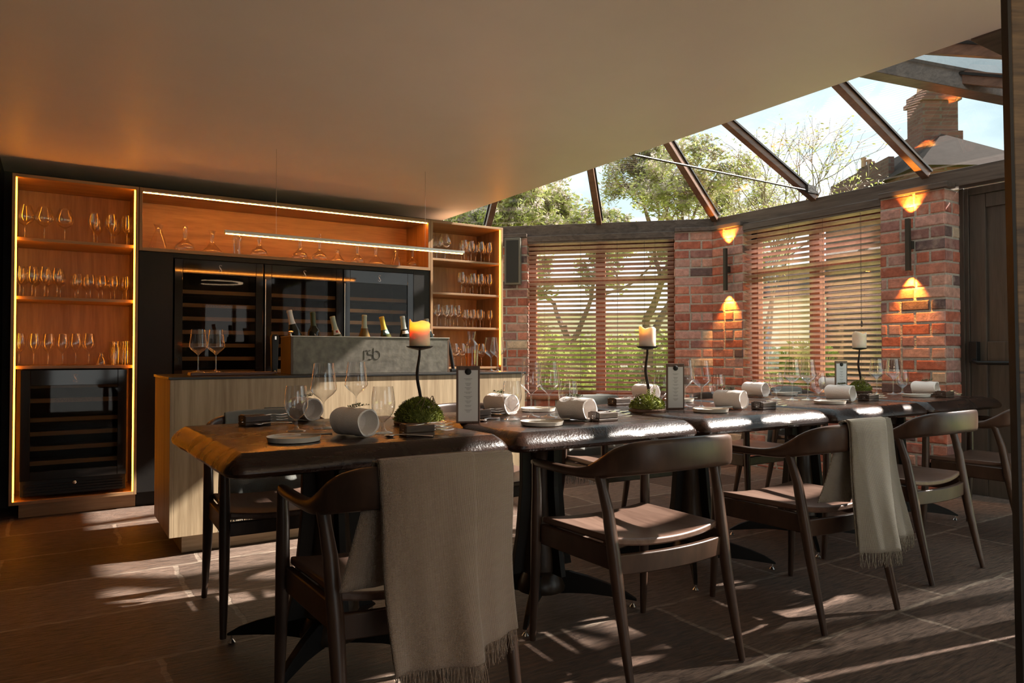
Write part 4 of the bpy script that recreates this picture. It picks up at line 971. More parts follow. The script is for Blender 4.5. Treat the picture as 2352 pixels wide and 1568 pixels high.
def bottle(px, toppy, prof, glass_, cap, tilt, label, lab=None):
    y = (TY0 + TY1) / 2; top = Py(px, toppy, y); root = thing('wine_bottle', (top.x, y, ZK + .012), label, 'bottle', 'wine bottles in the trough')
    hb = prof[-1][1]; dz = top.z - (ZK + .012)
    # tilt about Y; neck leans left for negative
    root.rotation_euler = (0, R(tilt), 0)
    root.location = (top.x - hb * math.sin(R(tilt)), y, top.z - hb * math.cos(R(tilt)))
    zc = hb - .085
    ip = lambda z: next((a[0] + (b_[0] - a[0]) * (z - a[1]) / max(b_[1] - a[1], 1e-6) for a, b_ in zip(prof, prof[1:]) if a[1] <= z <= b_[1]), .015)
    MB().lathe(prof, 28).build('glass_body', glass_, root, smooth=True, angle=50)
    MB().lathe([(ip(zc) + .0006, zc)] + [(r + .0006, z) for r, z in prof if z > zc] + [(.001, hb + .0008)], 24, cap0=False, cap1=False).build('capsule', cap, root, smooth=True, angle=50)
    if lab:
        z0 = .225 if prof is B_BORD else .20
        zz = [z0 + (.03) * k / 4 for k in range(5)] if lab != 'mark' else [z0 + .01 * k / 2 for k in range(5)]
        rr_ = []
        for z in zz: rr_.append([Vector(((ip(z) + .0012) * math.cos(R(a)), (ip(z) + .0012) * math.sin(R(a)), z)) for a in range(-140, -39, 10)])
        MB().rings(rr_, False, False, False).build('label', {'red': labm, 'teal': tealm, 'mark': labm}[lab], root, smooth=True)
        if lab == 'red':
            z = z0 + .018; MB().rings([[Vector(((ip(q) + .002) * math.cos(R(a)), (ip(q) + .002) * math.sin(R(a)), q)) for a in range(-105, -74, 10)] for q in (z - .007, z + .007)], False, False, False).build('label_crest', redm, root)
        if lab == 'teal':
            MB().lathe([(.0001, 0), (.009, 0)], 14, cap0=False, cap1=False, M=Matrix.Translation((0, -(ip(z0 + .015) + .003), z0 + .015)) @ Matrix.Rotation(R(70), 4, 'X')).build('label_disc', labm, root)
bottle(664, 712, B_BURG, M['bottle_d'], caps['white'], -13, 'dark wine bottle with white capsule leaning left, leftmost in the trough')
bottle(718, 716, B_BORD, M['bottle_d'], caps['green'], -4, 'wide-shouldered dark wine bottle with dark green capsule, second in the trough')
bottle(763, 726, B_BURG, M['bottle_g'], caps['mint'], -13, 'wine bottle with cream label bearing a red crest, leaning left in the trough', 'red')
bottle(837, 723, B_BURG, M['bottle_w'], caps['mint'], 0, 'amber wine bottle with pale green capsule standing upright in the trough')
bottle(876, 727, B_BURG, M['bottle_g'], caps['yellow'], -13, 'wine bottle with yellow capsule and round teal label in the trough', 'teal')
bottle(924, 726, B_BURG, M['bottle_d'], caps['grey'], -8, 'dark wine bottle with grey capsule just left of the lit candle', 'mark')
bottle(979, 732, B_BURG, M['bottle_d'], caps['grey'], -10, 'wine bottle almost hidden behind the lit candle')
# board with two glasses
a, b_ = Pz(398, 856, ZK), Pz(556, 856, ZK)
t = MB().box(0, .46, 0, .11, 0, .018).build('serving_board', M['board'], None, bevel=.004); t.location = (.62, 4.17, ZK + .001); tag(t, 'dark wooden board under two wine glasses on the counter left end', 'board')
def gl_at(proto, px, y, z, label): 
    p = Py(px, 850, y); return dup(proto, (p.x, y, z), label)
PG = glass_thing('wine_glass', G_TALL, 'x')
PG.location = Vector((Py(455, 850, 4.22).x, 4.22, ZK + .0195)); PG['label'] = 'left one of the two wine glasses on the wooden board'; PG['group'] = 'stemware on the counter'
g2 = gl_at(PG, 496, 4.22, ZK + .0195, 'right one of the two wine glasses on the wooden board')
g3 = gl_at(PG, 1128, 4.28, ZK + .0005, 'large wine glass at the right end of the counter beside the carafe'); g3.scale = (1.1, 1.1, 1.0)
g4 = gl_at(PG, 1143, 4.20, ZK + .0005, 'large wine glass nearest the right end edge of the counter'); g4.scale = (1.1, 1.1, 1.0)
# carafe of golden drink
p = Py(1083, 845, 4.30)
t = thing('drink_carafe', (p.x, 4.30, ZK + .0005), 'glass carafe half full of golden drink near the right end of the counter', 'carafe')
cp = [(.040, 0), (.042, .003), (.044, .03), (.046, .10), (.0475, .16), (.044, .185), (.026, .208), (.022, .222), (.030, .275)]
MB().lathe(smooth_prof(cp, 3, 0), 32, cap1=False).build('vessel', M['glass'], t, smooth=True)
MB().lathe([(.038, .003), (.042, .03), (.044, .10), (.045, .125)], 32).build('drink', M['beer'], t, smooth=True)
# wine preserver tool and rolled hose
p = Py(630, 850, 4.20)
t = thing('wine_preserver', (p.x, 4.20, ZK + .001), 'black upright wine preserving tool on a bronze foot left of the trough', 'bar tool')
MB().lathe([(.036, 0), (.037, .004), (.030, .010), (.016, .016), (.014, .03)], 24).build('foot', M['brass'], t, smooth=True)
MB().rings([[Vector((x * w, y * w2, z)) for x, y in ((-1, -1), (1, -1), (1, 1), (-1, 1))] for z, w, w2 in ((.016, .014, .014), (.05, .018, .016), (.14, .019, .018), (.215, .021, .022), (.235, .016, .016))]).build('body', M['blackmetal'], t, bevel=.005)
MB().box(-.006, .006, -.026, -.02, .20, .222).build('button', M['chrome'], t, bevel=.002)
p = Py(1036, 850, 4.24)
t = thing('bottle_opener', (TX1 + .035, 4.22, ZK + .001), 'dark lever tool leaning against the right end of the trough', 'bar tool')
MB().tube([(.03, 0, .012), (.015, 0, .10), (-.004, 0, .19), (-.012, 0, .225)], [.012, .012, .010, .008], 10).build('lever', M['blackmetal'], t, smooth=True)
MB().box(.010, .05, -.012, .012, 0, .02).build('clamp', M['blackmetal'], t, bevel=.003)
# ------------------------------------------------------------------ speaker and wall lamps
q = lambda px, off: Ps(px, 800, SD + off)
ps = Ps(1181, 600, SD); s_ = (ps - K).dot(DG)
t = thing('wall_speaker', (K + DG * s_ + NG * .01) + Vector((0, 0, 1.775)), 'flat black wall speaker on the brick strip left of the dark blind', 'speaker', rz=math.atan2(DG.y, DG.x))
Rz = Matrix.Rotation(R(0), 4, 'Z')
MB().box(-.085, .085, .012, .085, 0, .49).build('frame', M['speakerf'], t, bevel=.004)
MB().box(-.066, .066, .085, .090, .02, .465).build('grille', M['speaker'], t, bevel=.001)
MB().box(-.02, .02, .0, .02, .2, .3).build('bracket', M['blackmetal'], t)
def sconce(y, z0, z1, label):
    x = XW - .06
    t = thing('wall_lamp', (x, y, (z0 + z1) / 2), label, 'wall lamp'); h = (z1 - z0) / 2
    MB().box(-.016, .016, -.016, .016, -h, h).build('lamp_body', M['iron2'], t, bevel=.002)
    MB().box(.016, .052, -.02, .02, -.03, .03).build('bracket', M['iron2'], t, bevel=.002)
    for s in (1, -1):
        ld = bpy.data.lights.new('lamp_spot', 'SPOT'); ld.energy = 14; ld.color = (1, .36, .05); ld.spot_size = R(74); ld.spot_blend = .7; ld.shadow_soft_size = .010
        lo = bpy.data.objects.new('lamp_spot', ld); COL.objects.link(lo); lo.parent = t; lo.location = (.0, 0, s * (h + .012)); 
        lo.rotation_euler = (0, R(180 - 14) if s > 0 else R(14), 0)
        if s > 0: lo.rotation_euler = (0, R(180 + 14), 0)
        else: lo.rotation_euler = (0, R(-14), 0)
M['iron2'] = plain('dark_bronze_lamp', (.045, .04, .03), .45, metal=.4)
yy = Px(1666, 600, XW - .06).y; sconce(yy, Px(1666, 667, XW - .06).z, Px(1666, 570, XW - .06).z, 'slim dark up-and-down wall lamp on the brick corner between the windows')
yy = Px(2086, 600, XW - .06).y; sconce(yy, Px(2086, 622, XW - .06).z, Px(2086, 502, XW - .06).z, 'slim dark up-and-down wall lamp on the brick pillar near the door')
# ------------------------------------------------------------------ tables
ZTAB = .78
def rrect(hx, hy, r, z, n=5, wob=0):
    out = []
    for cx, cy, a0 in ((hx - r, hy - r, 0), (-hx + r, hy - r, 90), (-hx + r, -hy + r, 180), (hx - r, -hy + r, 270)):
        for k in range(n + 1):
            a = R(a0 + 90 * k / n); out.append(Vector((cx + r * math.cos(a), cy + r * math.sin(a), z)))
    # add points on long sides for waviness
    res = []
    for i, p in enumerate(out):
        q = out[(i + 1) % len(out)]; res.append(p)
        d = (q - p).length
        if i % (n + 1) == n:
            m_ = 14
            for k in range(1, m_): res.append(p.lerp(q, k / m_))
    if wob:
        for i, p in enumerate(res):
            s = noise.noise(Vector((p.x * 9, p.y * 9, z * 30 + wob))) * .004
            p += Vector((p.x / (abs(p.x) + .3), p.y / (abs(p.y) + .3), 0)).normalized() * s
    return res
def make_table(label, c, rz, seed):
    t = thing('dining_table', (c[0], c[1], 0), label, 'table', 'dark dining tables pushed end to end', rz=rz)
    hx, hy = .408, .440
    prof = [(-.20, ZTAB, .02), (-.002, ZTAB, .014), (.000, ZTAB - .0006, .015), (.011, ZTAB - .0075, .022), (.024, ZTAB - .0175, .03), (.036, ZTAB - .030, .04), (.044, ZTAB - .042, .048), (.0455, ZTAB - .052, .05), (.041, ZTAB - .061, .05), (.030, ZTAB - .067, .045), (.010, ZTAB - .068, .04), (-.05, ZTAB - .068, .03)]
    rs = [rrect(hx + o, hy + o, r, z, 5, seed if .01 < o else 0) for o, z, r in prof]
    MB().rings(rs).build('tabletop', M['table'], t, smooth=True, angle=27)
    col = [(.10, .055), (.105, .075), (.095, .10), (.088, .115), (.078, .13), (.10, .15), (.098, .19), (.080, .30), (.064, .45), (.060, .60), (.075, .69), (.11, .711)]
    MB().lathe(col, 28).build('pedestal', M['pedestal'], t, smooth=True, angle=50)
    for k in range(4):
        a = R(45 + 90 * k); u = Vector((math.cos(a), math.sin(a), 0)); n = Vector((-u.y, u.x, 0)) * .014
        prof2 = [(.06, .04, .13), (.12, .045, .135), (.20, .048, .118), (.28, .042, .094), (.35, .034, .066), (.40, .028, .036)]
        rs = [[u * r_ + n * (1 if i in (0, 3) else -1) * (1 - .4 * (r_ / .4) ** 3) + Vector((0, 0, lo if i in (0, 1) else hi)) for i in range(4)] for r_, lo, hi in prof2]
        f = MB().rings(rs).build('foot', M['black'], t, bevel=.003)
        MB().lathe([(.013, .0008), (.014, .004), (.008, .012), (.004, .016), (.004, .036)], 12, u * .385).build('glide', M['chrome'], f, smooth=True)
        # tapered fins flanking the column
        a2 = R(90 * k); u2 = Vector((math.cos(a2), math.sin(a2), 0)); n2 = Vector((-u2.y, u2.x, 0)) * .012
        rs = [[u2 * (.03 if i in (0, 1) else r_) + n2 * (1 if i in (0, 3) else -1) + Vector((0, 0, z)) for i in range(4)] for z, r_ in ((.14, .155), (.30, .125), (.50, .105), (.70, .105))]
        MB().rings(rs).build('fin', M['black'], t, bevel=.002)
    return t
ROT = R(1.2)
tc_ = [(.83 + .922 * i, 2.478 + math.tan(ROT) * .922 * i) for i in range(5)]
tl = ['first table of the row, nearest the bar counter, with worn amber-lit end edge', 'second table of the row, behind the bare-backed foreground chair', 'middle table of the row, between the second candle and the brick corner', 'fourth table of the row, carrying the farthest candle', 'farthest table of the row, its red-brown end close to the door']
TB = [make_table(tl[i], tc_[i], ROT, 3.3 * i + 1) for i in range(5)]
# ------------------------------------------------------------------ chairs
RAIL = [(.263, .250, .641, .667, .013), (.266, .20, .640, .669, .016), (.269, .10, .640, .669, .017), (.268, 0, .640, .671, .018), (.266, -.07, .641, .684, .018), (.262, -.125, .647, .712, .017), (.249, -.185, .660, .752, .015), (.208, -.240, .671, .775, .0135), (.125, -.285, .679, .784, .0125), (0, -.302, .682, .787, .012)]
def cat(P, k=3):
    out = []
    for i in range(len(P) - 1):
        p0, p1, p2, p3 = P[max(i - 1, 0)], P[i], P[i + 1], P[min(i + 2, len(P) - 1)]
        for j in range(k):
            u = j / k; out.append(tuple(.5 * (2 * b + (-a + c) * u + (2 * a - 5 * b + 4 * c - d) * u * u + (-a + 3 * b - 3 * c + d) * u ** 3) for a, b, c, d in zip(p0, p1, p2, p3)))
    out.append(P[-1]); return out
FULL = [(-a, b, c, d, e) for a, b, c, d, e in RAIL][:-1] + RAIL[::-1]
FULL = [(-RAIL[i][0],) + RAIL[i][1:] for i in range(len(RAIL))] + [RAIL[i] for i in range(len(RAIL) - 2, -1, -1)]
PATH = cat(FULL, 3)
def crest(x):
    best = None
    for a, b in zip(PATH, PATH[1:]):
        if a[1] < -.10 or b[1] < -.10:
            if min(a[0], b[0]) <= x <= max(a[0], b[0]) and abs(a[0] - b[0]) > 1e-6:
                u = (x - a[0]) / (b[0] - a[0]); best = tuple(p + (q - p) * u for p, q in zip(a, b))
                if best[1] < -.1: return best
    return best or PATH[len(PATH) // 2]
def make_chair(label):
    t = thing('armchair', (0, 0, 0), label, 'chair', None)
    rs = []
    for i, (x, y, z0, z1, th) in enumerate(PATH):
        a = PATH[max(i - 1, 0)]; b = PATH[min(i + 1, len(PATH) - 1)]
        d = Vector((b[0] - a[0], b[1] - a[1], 0)).normalized(); n = Vector((-d.y, d.x, 0))
        cz = (z0 + z1) / 2; hh = (z1 - z0) / 2; ring = []
        for k in range(12):
            an = 2 * math.pi * k / 12; ca, sa = math.cos(an), math.sin(an); e = .62
            ring.append(Vector((x, y, cz)) + n * th * math.copysign(abs(ca) ** e, ca) + Vector((0, 0, hh * math.copysign(abs(sa) ** e, sa))))
        rs.append(ring)
    for idx in (0, -1):     # round the ends
        c = sum(rs[idx], Vector()) / 12; ext = Vector((0, .014, 0))
        rs.insert(0 if idx == 0 else len(rs), [c + (p - c) * .6 + ext for p in rs[idx]])
    MB().rings(rs).build('back_and_arm_rail', M['chair'], t, smooth=True, angle=70)
    # seat
    def seat(u, v, top):
        x = (u - .5) * 2; y = v; hw = .243 - .012 * (1 - y)
        yy = -.168 + .40 * y - .020 * (1 - x * x) * (1 - y)**3 + .012 * (1 - x * x) * y ** 4
        z = .440 + .018 * abs(x) ** 2.2 - .010 * (1 - x * x) * math.sin(math.pi * min(1, y * 1.1)) + .006 * (1 - y)
        return Vector((x * hw, yy, z - (0 if top else .024)))
    nu, nv = 14, 12; mb = MB()
    mb.grid(lambda u, v: seat(u, v, True), nu, nv); nb = len(mb.v)
    mb.grid(lambda u, v: seat(1 - u, v, False), nu, nv)
    ring1 = [i for i in range(nu + 1)] + [(j) * (nu + 1) + nu for j in range(1, nv + 1)] + [nv * (nu + 1) + i for i in range(nu - 1, -1, -1)] + [j * (nu + 1) for j in range(nv - 1, 0, -1)]
    ring2 = [nb + (idx // (nu + 1)) * (nu + 1) + (nu - idx % (nu + 1)) for idx in ring1]
    for a in range(len(ring1)):
        b = (a + 1) % len(ring1); mb.f.append((ring1[a], ring2[a], ring2[b], ring1[b]))
    mb.build('seat', M['seat'], t, smooth=True, angle=50, bevel=.006)
    # apron rails
    def railz(p0, p1, bow, z0, z1, th=.011, nn=8, arch=0):
        p0, p1 = Vector(p0), Vector(p1); d = (p1 - p0).normalized(); n = Vector((-d.y, d.x, 0)); rs = []
        for i in range(nn + 1):
            u = i / nn; c = p0.lerp(p1, u) + n * bow * 4 * u * (1 - u); ar = arch * 4 * u * (1 - u)
            rs.append([c - n * th + Vector((0, 0, z0 + ar)), c + n * th + Vector((0, 0, z0 + ar)), c + n * th + Vector((0, 0, z1)), c - n * th + Vector((0, 0, z1))])
        return MB().rings(rs)
    railz((-.232, -.175, 0), (.232, -.175, 0), -.030, .348, .412).build('rear_apron', M['chair'], t, smooth=True, bevel=.004)
    railz((-.250, .215, 0), (.250, .215, 0), .006, .365, .418).build('front_apron', M['chair'], t, smooth=True, bevel=.004)
    for s in (-1, 1): railz((s * .238, -.17, 0), (s * .250, .215, 0), 0, .362, .434).build('side_apron', M['chair'], t, smooth=True, bevel=.004)
    for s in (-1, 1):
        P = [((s * .268, .258, .004)), (s * .266, .252, .10), (s * .263, .245, .28), (s * .262, .240, .42), (s * .262, .238, .56), (s * .2635, .240, .652)]
        MB().tube(P, [.0115, .0145, .0185, .0205, .0185, .0155], 14).build('leg', M['chair'], t, smooth=True, angle=60)
        P = [((s * .247, -.262, .004)), (s * .246, -.240, .10), (s * .245, -.205, .26), (s * .246, -.180, .40), (s * .252, -.155, .55), (s * .258, -.135, .62), (s * .261, -.120, .668)]
        MB().tube(P, [.0115, .0145, .019, .0215, .019, .0165, .018], 14).build('leg', M['chair'], t, smooth=True, angle=60)
    return t
CH0 = make_chair('dark wooden armchair in front of the first table, oatmeal throw over its back')
CH0['group'] = 'dark armchairs around the table row'; CH0.location = (.83, 1.885, 0); CH0.rotation_euler = (0, 0, R(0))
near = [(1.745, 1.905, R(-1)), (2.67, 1.88, 0), (3.59, 1.965, R(1)), (4.55, 1.965, 0)]
nl = ['bare-backed dark wooden armchair in the foreground, second chair on the near side', 'dark wooden armchair with sage fringed throw, third chair on the near side', 'bare-backed dark wooden armchair on the near side, fourth and just right of the sage throw', 'dark wooden armchair partly cut by the screen at the right edge']
CH = [CH0] + [dup(CH0, (x, y, 0), l, rz=r) for (x, y, r), l in zip(near, nl)]
far = [(.80, 3.05), (1.83, 3.10), (2.72, 3.13), (3.80, 3.13), (4.66, 3.16)]
fl = ['dark wooden armchair between the first table and the bar counter, grey throw over its back', 'dark wooden armchair behind the first menu stand, on the bar side', 'dark wooden armchair with pale grey throw in front of the dark blind', 'dark wooden armchair behind the second menu stand, near the brick corner', 'dark wooden armchair with pale throw below the reddish blind']
FH = [dup(CH0, (x, y, 0), l, rz=math.pi + r) for (x, y), l, r in zip(far, fl, (0, R(2), R(-3), R(2), 0))]
# ------------------------------------------------------------------ throws over the chair backs
def throw(ch, x0, x1, zin, zout, label, mt, seed, fringe=True, fold=.55, skew=0, inx=(0, 1), spread=.03):
    """cloth over the crest of chair ch; local coordinates of the chair"""
    rr = random.Random(seed)
    t = thing('throw_blanket', ch.location, label, 'throw', None, rz=ch.rotation_euler.z)
    nu = 46; path = []
    def prof(u, s):        # s from -1 (inner hem) .. 0 (crest) .. 1 (outer hem)
        x = x0 + (x1 - x0) * u; cx, cy, zl, zh, th = crest(x)
        r = .018 + .0
        if s < 0: L_ = (zh - zin)
        else: L_ = (zh - zout)
        d = abs(s) * L_
        if d < .03:
            a = (d / .03) * math.pi / 2; y = cy + (-1 if s >= 0 else 1) * r * math.sin(a); z = zh + .006 + r * .5 * (math.cos(a)) - .004; hang = 0
        else:
            hang = (d - .03) / max(L_ - .03, .01); y = cy + (-1 if s >= 0 else 1) * (r + .003 + .018 * hang); z = zh - d + .004
        xx = x
        wv = .0035 + .024 * hang ** .8
        ph = seed * 1.7 + (0 if s >= 0 else 2.1)
        y += (-1 if s >= 0 else 1) * (wv * (math.sin(u * 10.5 + ph + .8 * hang) * .6 + math.sin(u * 23 + 1.3 * ph) * .25 + .9) * hang + .001)
        pass
        if s >= 0: xx = x + (u - .5) * spread * hang + skew * hang + .004 * math.sin(hang * 6 + seed)
        else:
            xx = (x0 + (x1 - x0) * (inx[0] + (inx[1] - inx[0]) * u)) * hang + x * (1 - hang)
            xx -= .0
        if s > .98: z += 0
        if s > 0: z += 0
        return Vector((xx, y, z))
    def fn(u, v):
        s = -1 + 2 * v; return prof(u, s)
    mb = MB().grid(fn, nu, 60)
    if fringe:
        lay = lambda u, v: prof(u * fold, .0 + v) + Vector((0, -.0065 - .005 * v, .005 * (1 - v) - .022 * v))
        mb.grid(lay, 28, 34)
    mb.build('cloth', mt, t, smooth=True, angle=180, solid=.005)
    if fringe:
        fb = MB(); n = int((x1 - x0) / .0032)
        for i in range(n):
            u = (i + rr.random()) / n; p = prof(u, .995) + (Vector((0, -.0115, -.022)) if u < fold else Vector((0, 0, 0))); l = rr.uniform(.045, .062)
            q = p + Vector((rr.gauss(0, .004), rr.gauss(0, .003), -l * .5)); e_ = q + Vector((rr.gauss(0, .005), rr.gauss(0, .004), -l * .5))
            fb.tube([p, q, e_], [.0014, .0012, .0008], 4, False)
        f = fb.build('fringe', mt, t); f['kind'] = 'stuff'
    return t
throw(CH[0], -.18, .215, .475, .325, 'oatmeal woven throw with fringe over the foreground chair at the first table', M['throw'], 1, fold=.60, inx=(-.18, .7), spread=-.03, skew=.0)
throw(CH[2], -.145, .215, .475, .325, 'sage grey fringed throw over the third near-side chair back', M['throw2'], 2, fold=.56, inx=(-.16, .6), spread=.03, skew=.02)
throw(CH[4], -.17, .18, .48, .36, 'pale throw on the rightmost chair, mostly hidden by the screen', M['throw2'], 4)
throw(FH[0], -.19, .17, .475, .30, 'grey throw over the chair back between first table and bar counter', M['throw3'], 5, fold=.5)
throw(FH[2], -.20, .19, .475, .30, 'pale grey throw over the chair back before the dark blind', M['throw3'], 6, fold=.3)
throw(FH[4], -.17, .12, .475, .30, 'pale grey throw over the chair back below the reddish blind', M['throw3'], 7, fold=.7)

# ------------------------------------------------------------------ table settings
ZP = ZTAB + .0006
def T(px, py): p = Pz(px, py, ZTAB); return Vector((p.x, p.y, ZP))
tall_px = [(743, 983, 'tall wine glass on the first table, left of the pair'), (818, 962, 'tall wine glass on the first table, behind the near rolled napkin'),
 (1220, 957, 'tall wine glass on the second table, left of the pair'), (1261, 958, 'tall wine glass on the second table, right of the pair'),
 (1574, 934, 'tall wine glass just behind the second menu stand, half hidden'), (1611, 936, 'tall wine glass on the middle table right of the second menu stand'),
 (1820, 918, 'tall wine glass on the fourth table, left of the pair before the reddish blind'), (1856, 918, 'tall wine glass on the fourth table, right of the pair before the reddish blind'),
 (2014, 905, 'tall wine glass on the farthest table, left of the pair'), (2052, 905, 'tall wine glass on the farthest table in front of the pillar')]
for px, py, l in tall_px: dup(PG, T(px, py), l, group='wine glasses on the tables')
PW = glass_thing('water_glass', G_WATER, 'short-stemmed water glass at the left of the first table', ns=4); PW['group'] = 'water glasses on the tables'; PW.location = T(680, 990)
for px, py, l in [(880, 994, 'short-stemmed water glass on the first table beside the moss'), (1176, 963, 'short-stemmed water glass in front of the bar end napkin, second table'), (1305, 963, 'short-stemmed water glass behind the near napkin of the second table'),
 (1518, 932, 'short-stemmed water glass left of the second menu stand'), (1645, 926, 'short-stemmed water glass on the middle table in front of the brick corner'),
 (1783, 917, 'short-stemmed water glass at the left on the fourth table'), (1880, 918, 'short-stemmed water glass beside the near napkin of the fourth table'), (2073, 904, 'short-stemmed water glass on the farthest table, next to the tall pair')]:
    dup(PW, T(px, py), l)
# rolled napkins
def napkin(pos, label, proto=[None], rz=0):
    if proto[0] is None:
        t = thing('rolled_napkin', pos, label, 'napkin', 'rolled napkins on the tables', rz=rz)
        n = 40; L_ = .140; ri = .037; th = .0055; rs = []
        for k in range(13):
            y = -L_ / 2 + L_ * k / 12; e_ = .0015 * math.sin(k * 1.3)
            ring = []
            for i in range(n + 1):
                a = R(-95) + 2 * math.pi * 1.12 * i / n; r = ri + th + .006 * (i / n) + e_ * math.sin(a * 2 + k * .4); ring.append(Vector((r * math.cos(a), y + .004 * math.sin(a * 3) * (k in (0, 12)), r * .97 * math.sin(a))))
            for i in range(n, -1, -1):
                a = R(-95) + 2 * math.pi * 1.12 * i / n; r = ri + .006 * (i / n) + e_ * math.sin(a * 2 + k * .4); ring.append(Vector((r * math.cos(a), y, r * .97 * math.sin(a))))
            rs.append([p + Vector((0, 0, .0475)) for p in ring])
        zmin = min(p.z for r_ in rs for p in r_)
        rs = [[p - Vector((0, 0, zmin)) for p in r_] for r_ in rs]
        n2 = len(rs[0]); mb = MB(); mb.rings(rs, False, False)
        for end in (0, 12):
            b = end * n2
            for i in range(n): mb.f.append((b + i, b + i + 1, b + n2 - 2 - i, b + n2 - 1 - i))
        mb.build('linen_roll', M['linen'], t, smooth=True, angle=40)
        MB().lathe([(.001, 0), (.02, .001), (ri + .004, .004)], 28, M=Matrix.Translation((0, -.005, .0475)) @ Matrix.Rotation(R(90), 4, 'X'), cap1=False, cap0=False).build('inner_fold', M['linen'], t, smooth=True)
        proto[0] = t; return t
    return dup(proto[0], pos, label, rz=rz)
naps = [(822, 1003, 'cream rolled napkin on the near edge of the first table'), (705, 966, 'cream rolled napkin at the back of the first table'), (1160, 953, 'cream rolled napkin behind a water glass at the bar end of the second table'),
 (1336, 966, 'cream rolled napkin on the near edge of the second table'), (1492, 919, 'cream rolled napkin behind the second candle stand'), (1690, 940, 'cream rolled napkin on the near edge of the middle table'),
 (1745, 912, 'cream rolled napkin at the back of the middle table, below the blind'), (1942, 922, 'cream rolled napkin on the near edge of the fourth table'), (2137, 909, 'cream rolled napkin glowing in light on the farthest table'), (1916, 895, 'cream rolled napkin just behind the farthest menu stand')]
def sprig(pos, label, seed, sc=1, rz=0):
    rr = random.Random(seed); t = thing('herb_sprig', pos, label, 'herb sprig', 'herb sprigs on the napkins', rz=rz); t.scale = (sc,) * 3
    st = MB(); lf = MB()
    for k in range(4):
        a = rr.uniform(-.4, .4); p = Vector((-.03 + rr.uniform(-.01, .01), rr.uniform(-.008, .008), .001)); pts = [p.copy()]
        for i in range(5):
            p = p + Vector((.014 * math.cos(a), .014 * math.sin(a), rr.uniform(-.0005, .0025))); pts.append(p.copy())
            for _ in range(5):
                v = Vector((rr.gauss(0, 1), rr.gauss(0, 1), abs(rr.gauss(0, 1)))).normalized(); q = p + v * .003; b = v.orthogonal().normalized() * .0018
                lf.add([q, q + v * .003 + b, q + v * .008, q + v * .003 - b], [(0, 1, 2, 3)])
        st.tube(pts, .0006, 4)
    st.build('stalk', M['twig'], t); f = lf.build('leaves', M['herb'], t); f['kind'] = 'stuff'
for i, (px, py, l) in enumerate(naps):
    c = T(px, py); c.y += .03; napkin(c, l, rz=R(8 + rnd.uniform(-4, 4)) + (R(9) if i in (0,) else 0))
    sprig(Vector((c.x, c.y, ZP + .093)), 'herb sprig on ' + l.split(' ', 1)[1].replace('behind a water glass ', ''), 70 + i, 1.0, R(20 + 30 * i))
# plates with butter knives
def plate(pos, label, proto=[None], sc=1):
    if proto[0] is None:
        o = MB().lathe([(.070, 0), (.078, .002), (.081, .014), (.082, .0165), (.080, .0165), (.0775, .008), (.070, .0055), (.001, .0055)], 48, cap1=False).build('side_plate', M['plate'], None, smooth=True, angle=60)
        proto[0] = o
    else: o = proto[0].copy(); COL.objects.link(o)
    o.location = pos; return tag(o, label, 'plate', 'side plates on the tables')
def knife(pos, rz, label, proto=[None]):
    if proto[0] is None:
        t = thing('butter_knife', pos, label, 'knife', 'butter knives on the plates', rz=rz)
        MB().rings([[Vector((x, y * w, z + .001)) for y, z in ((-1, -.0008), (1, -.0008), (1, .0008), (-1, .0008))] for x, w in ((-.09, .003), (-.07, .008), (-.03, .009), (-.01, .004))]).build('blade', M['chrome'], t)
        MB().tube([(-.01, 0, .001), (.03, 0, .0012), (.07, 0, .0015), (.085, 0, .0018)], [.0025, .003, .0035, .0045], 8).build('handle', M['steel'], t, smooth=True)
        proto[0] = t; return t
    return dup(proto[0], pos, label, rz=rz)
pls = [(675, 1013, 'stoneware side plate at the near left of the first table'), (1245, 976, 'stoneware side plate at the near edge of the second table'), (1236, 944, 'stoneware side plate at the back of the second table near the bar end'),
 (1632, 946, 'stoneware side plate at the near edge of the middle table'), (1560, 922, 'stoneware side plate behind the second menu stand'), (1906, 927, 'stoneware side plate at the near edge of the fourth table'), (1802, 907, 'stoneware side plate at the back of the fourth table'), (2104, 911, 'stoneware side plate on the farthest table')]
for i, (px, py, l) in enumerate(pls):
    c = T(px, py); plate(c, l); knife(c + Vector((.035, .01, .0165)), R(-20 - 5 * i), 'butter knife on the ' + l.replace('stoneware side ', ''))
# cutlery blocks and cutlery
def block(pos, label, rz, proto=[None]):
    if proto[0] is None:
        mb = MB(); mb.box(-.05, .05, -.035, .035, 0, .012).box(-.05, .05, -.035, -.022, .012, .036).box(-.05, .05, .022, .035, .012, .036).box(-.05, -.038, -.022, .022, .012, .040)
        o = mb.build('cutlery_block', M['block'], None, bevel=.003); proto[0] = o
    else: o = proto[0].copy(); COL.objects.link(o)
    o.location = pos; o.rotation_euler = (0, 0, rz); return tag(o, label, 'cutlery rest', 'cutlery blocks on the tables')
def fork(pos, rz, label, proto=[None]):
    if proto[0] is None:
        t = thing('fork', pos, label, 'fork', 'forks on the cutlery blocks', rz=rz)
        MB().rings([[Vector((x, y * w, z0 + z)) for y, z in ((-1, -.0008), (1, -.0008), (1, .0008), (-1, .0008))] for x, w, z0 in ((-.085, .004, .0), (-.06, .0055, .001), (-.01, .0028, .003), (.025, .003, .006), (.04, .010, .006), (.052, .011, .004))]).build('handle', M['chrome'], t)
        for k in range(4): 
            y = -.0092 + k * .0061; MB().rings([[Vector((x, y + a * .0015, z + b * .0007)) for a, b in ((-1, -1), (1, -1), (1, 1), (-1, 1))] for x, z in ((.050, .004), (.065, .003), (.085, .006))]).build('tine', M['chrome'], t)
        proto[0] = t; return t
    return dup(proto[0], pos, label, rz=rz)
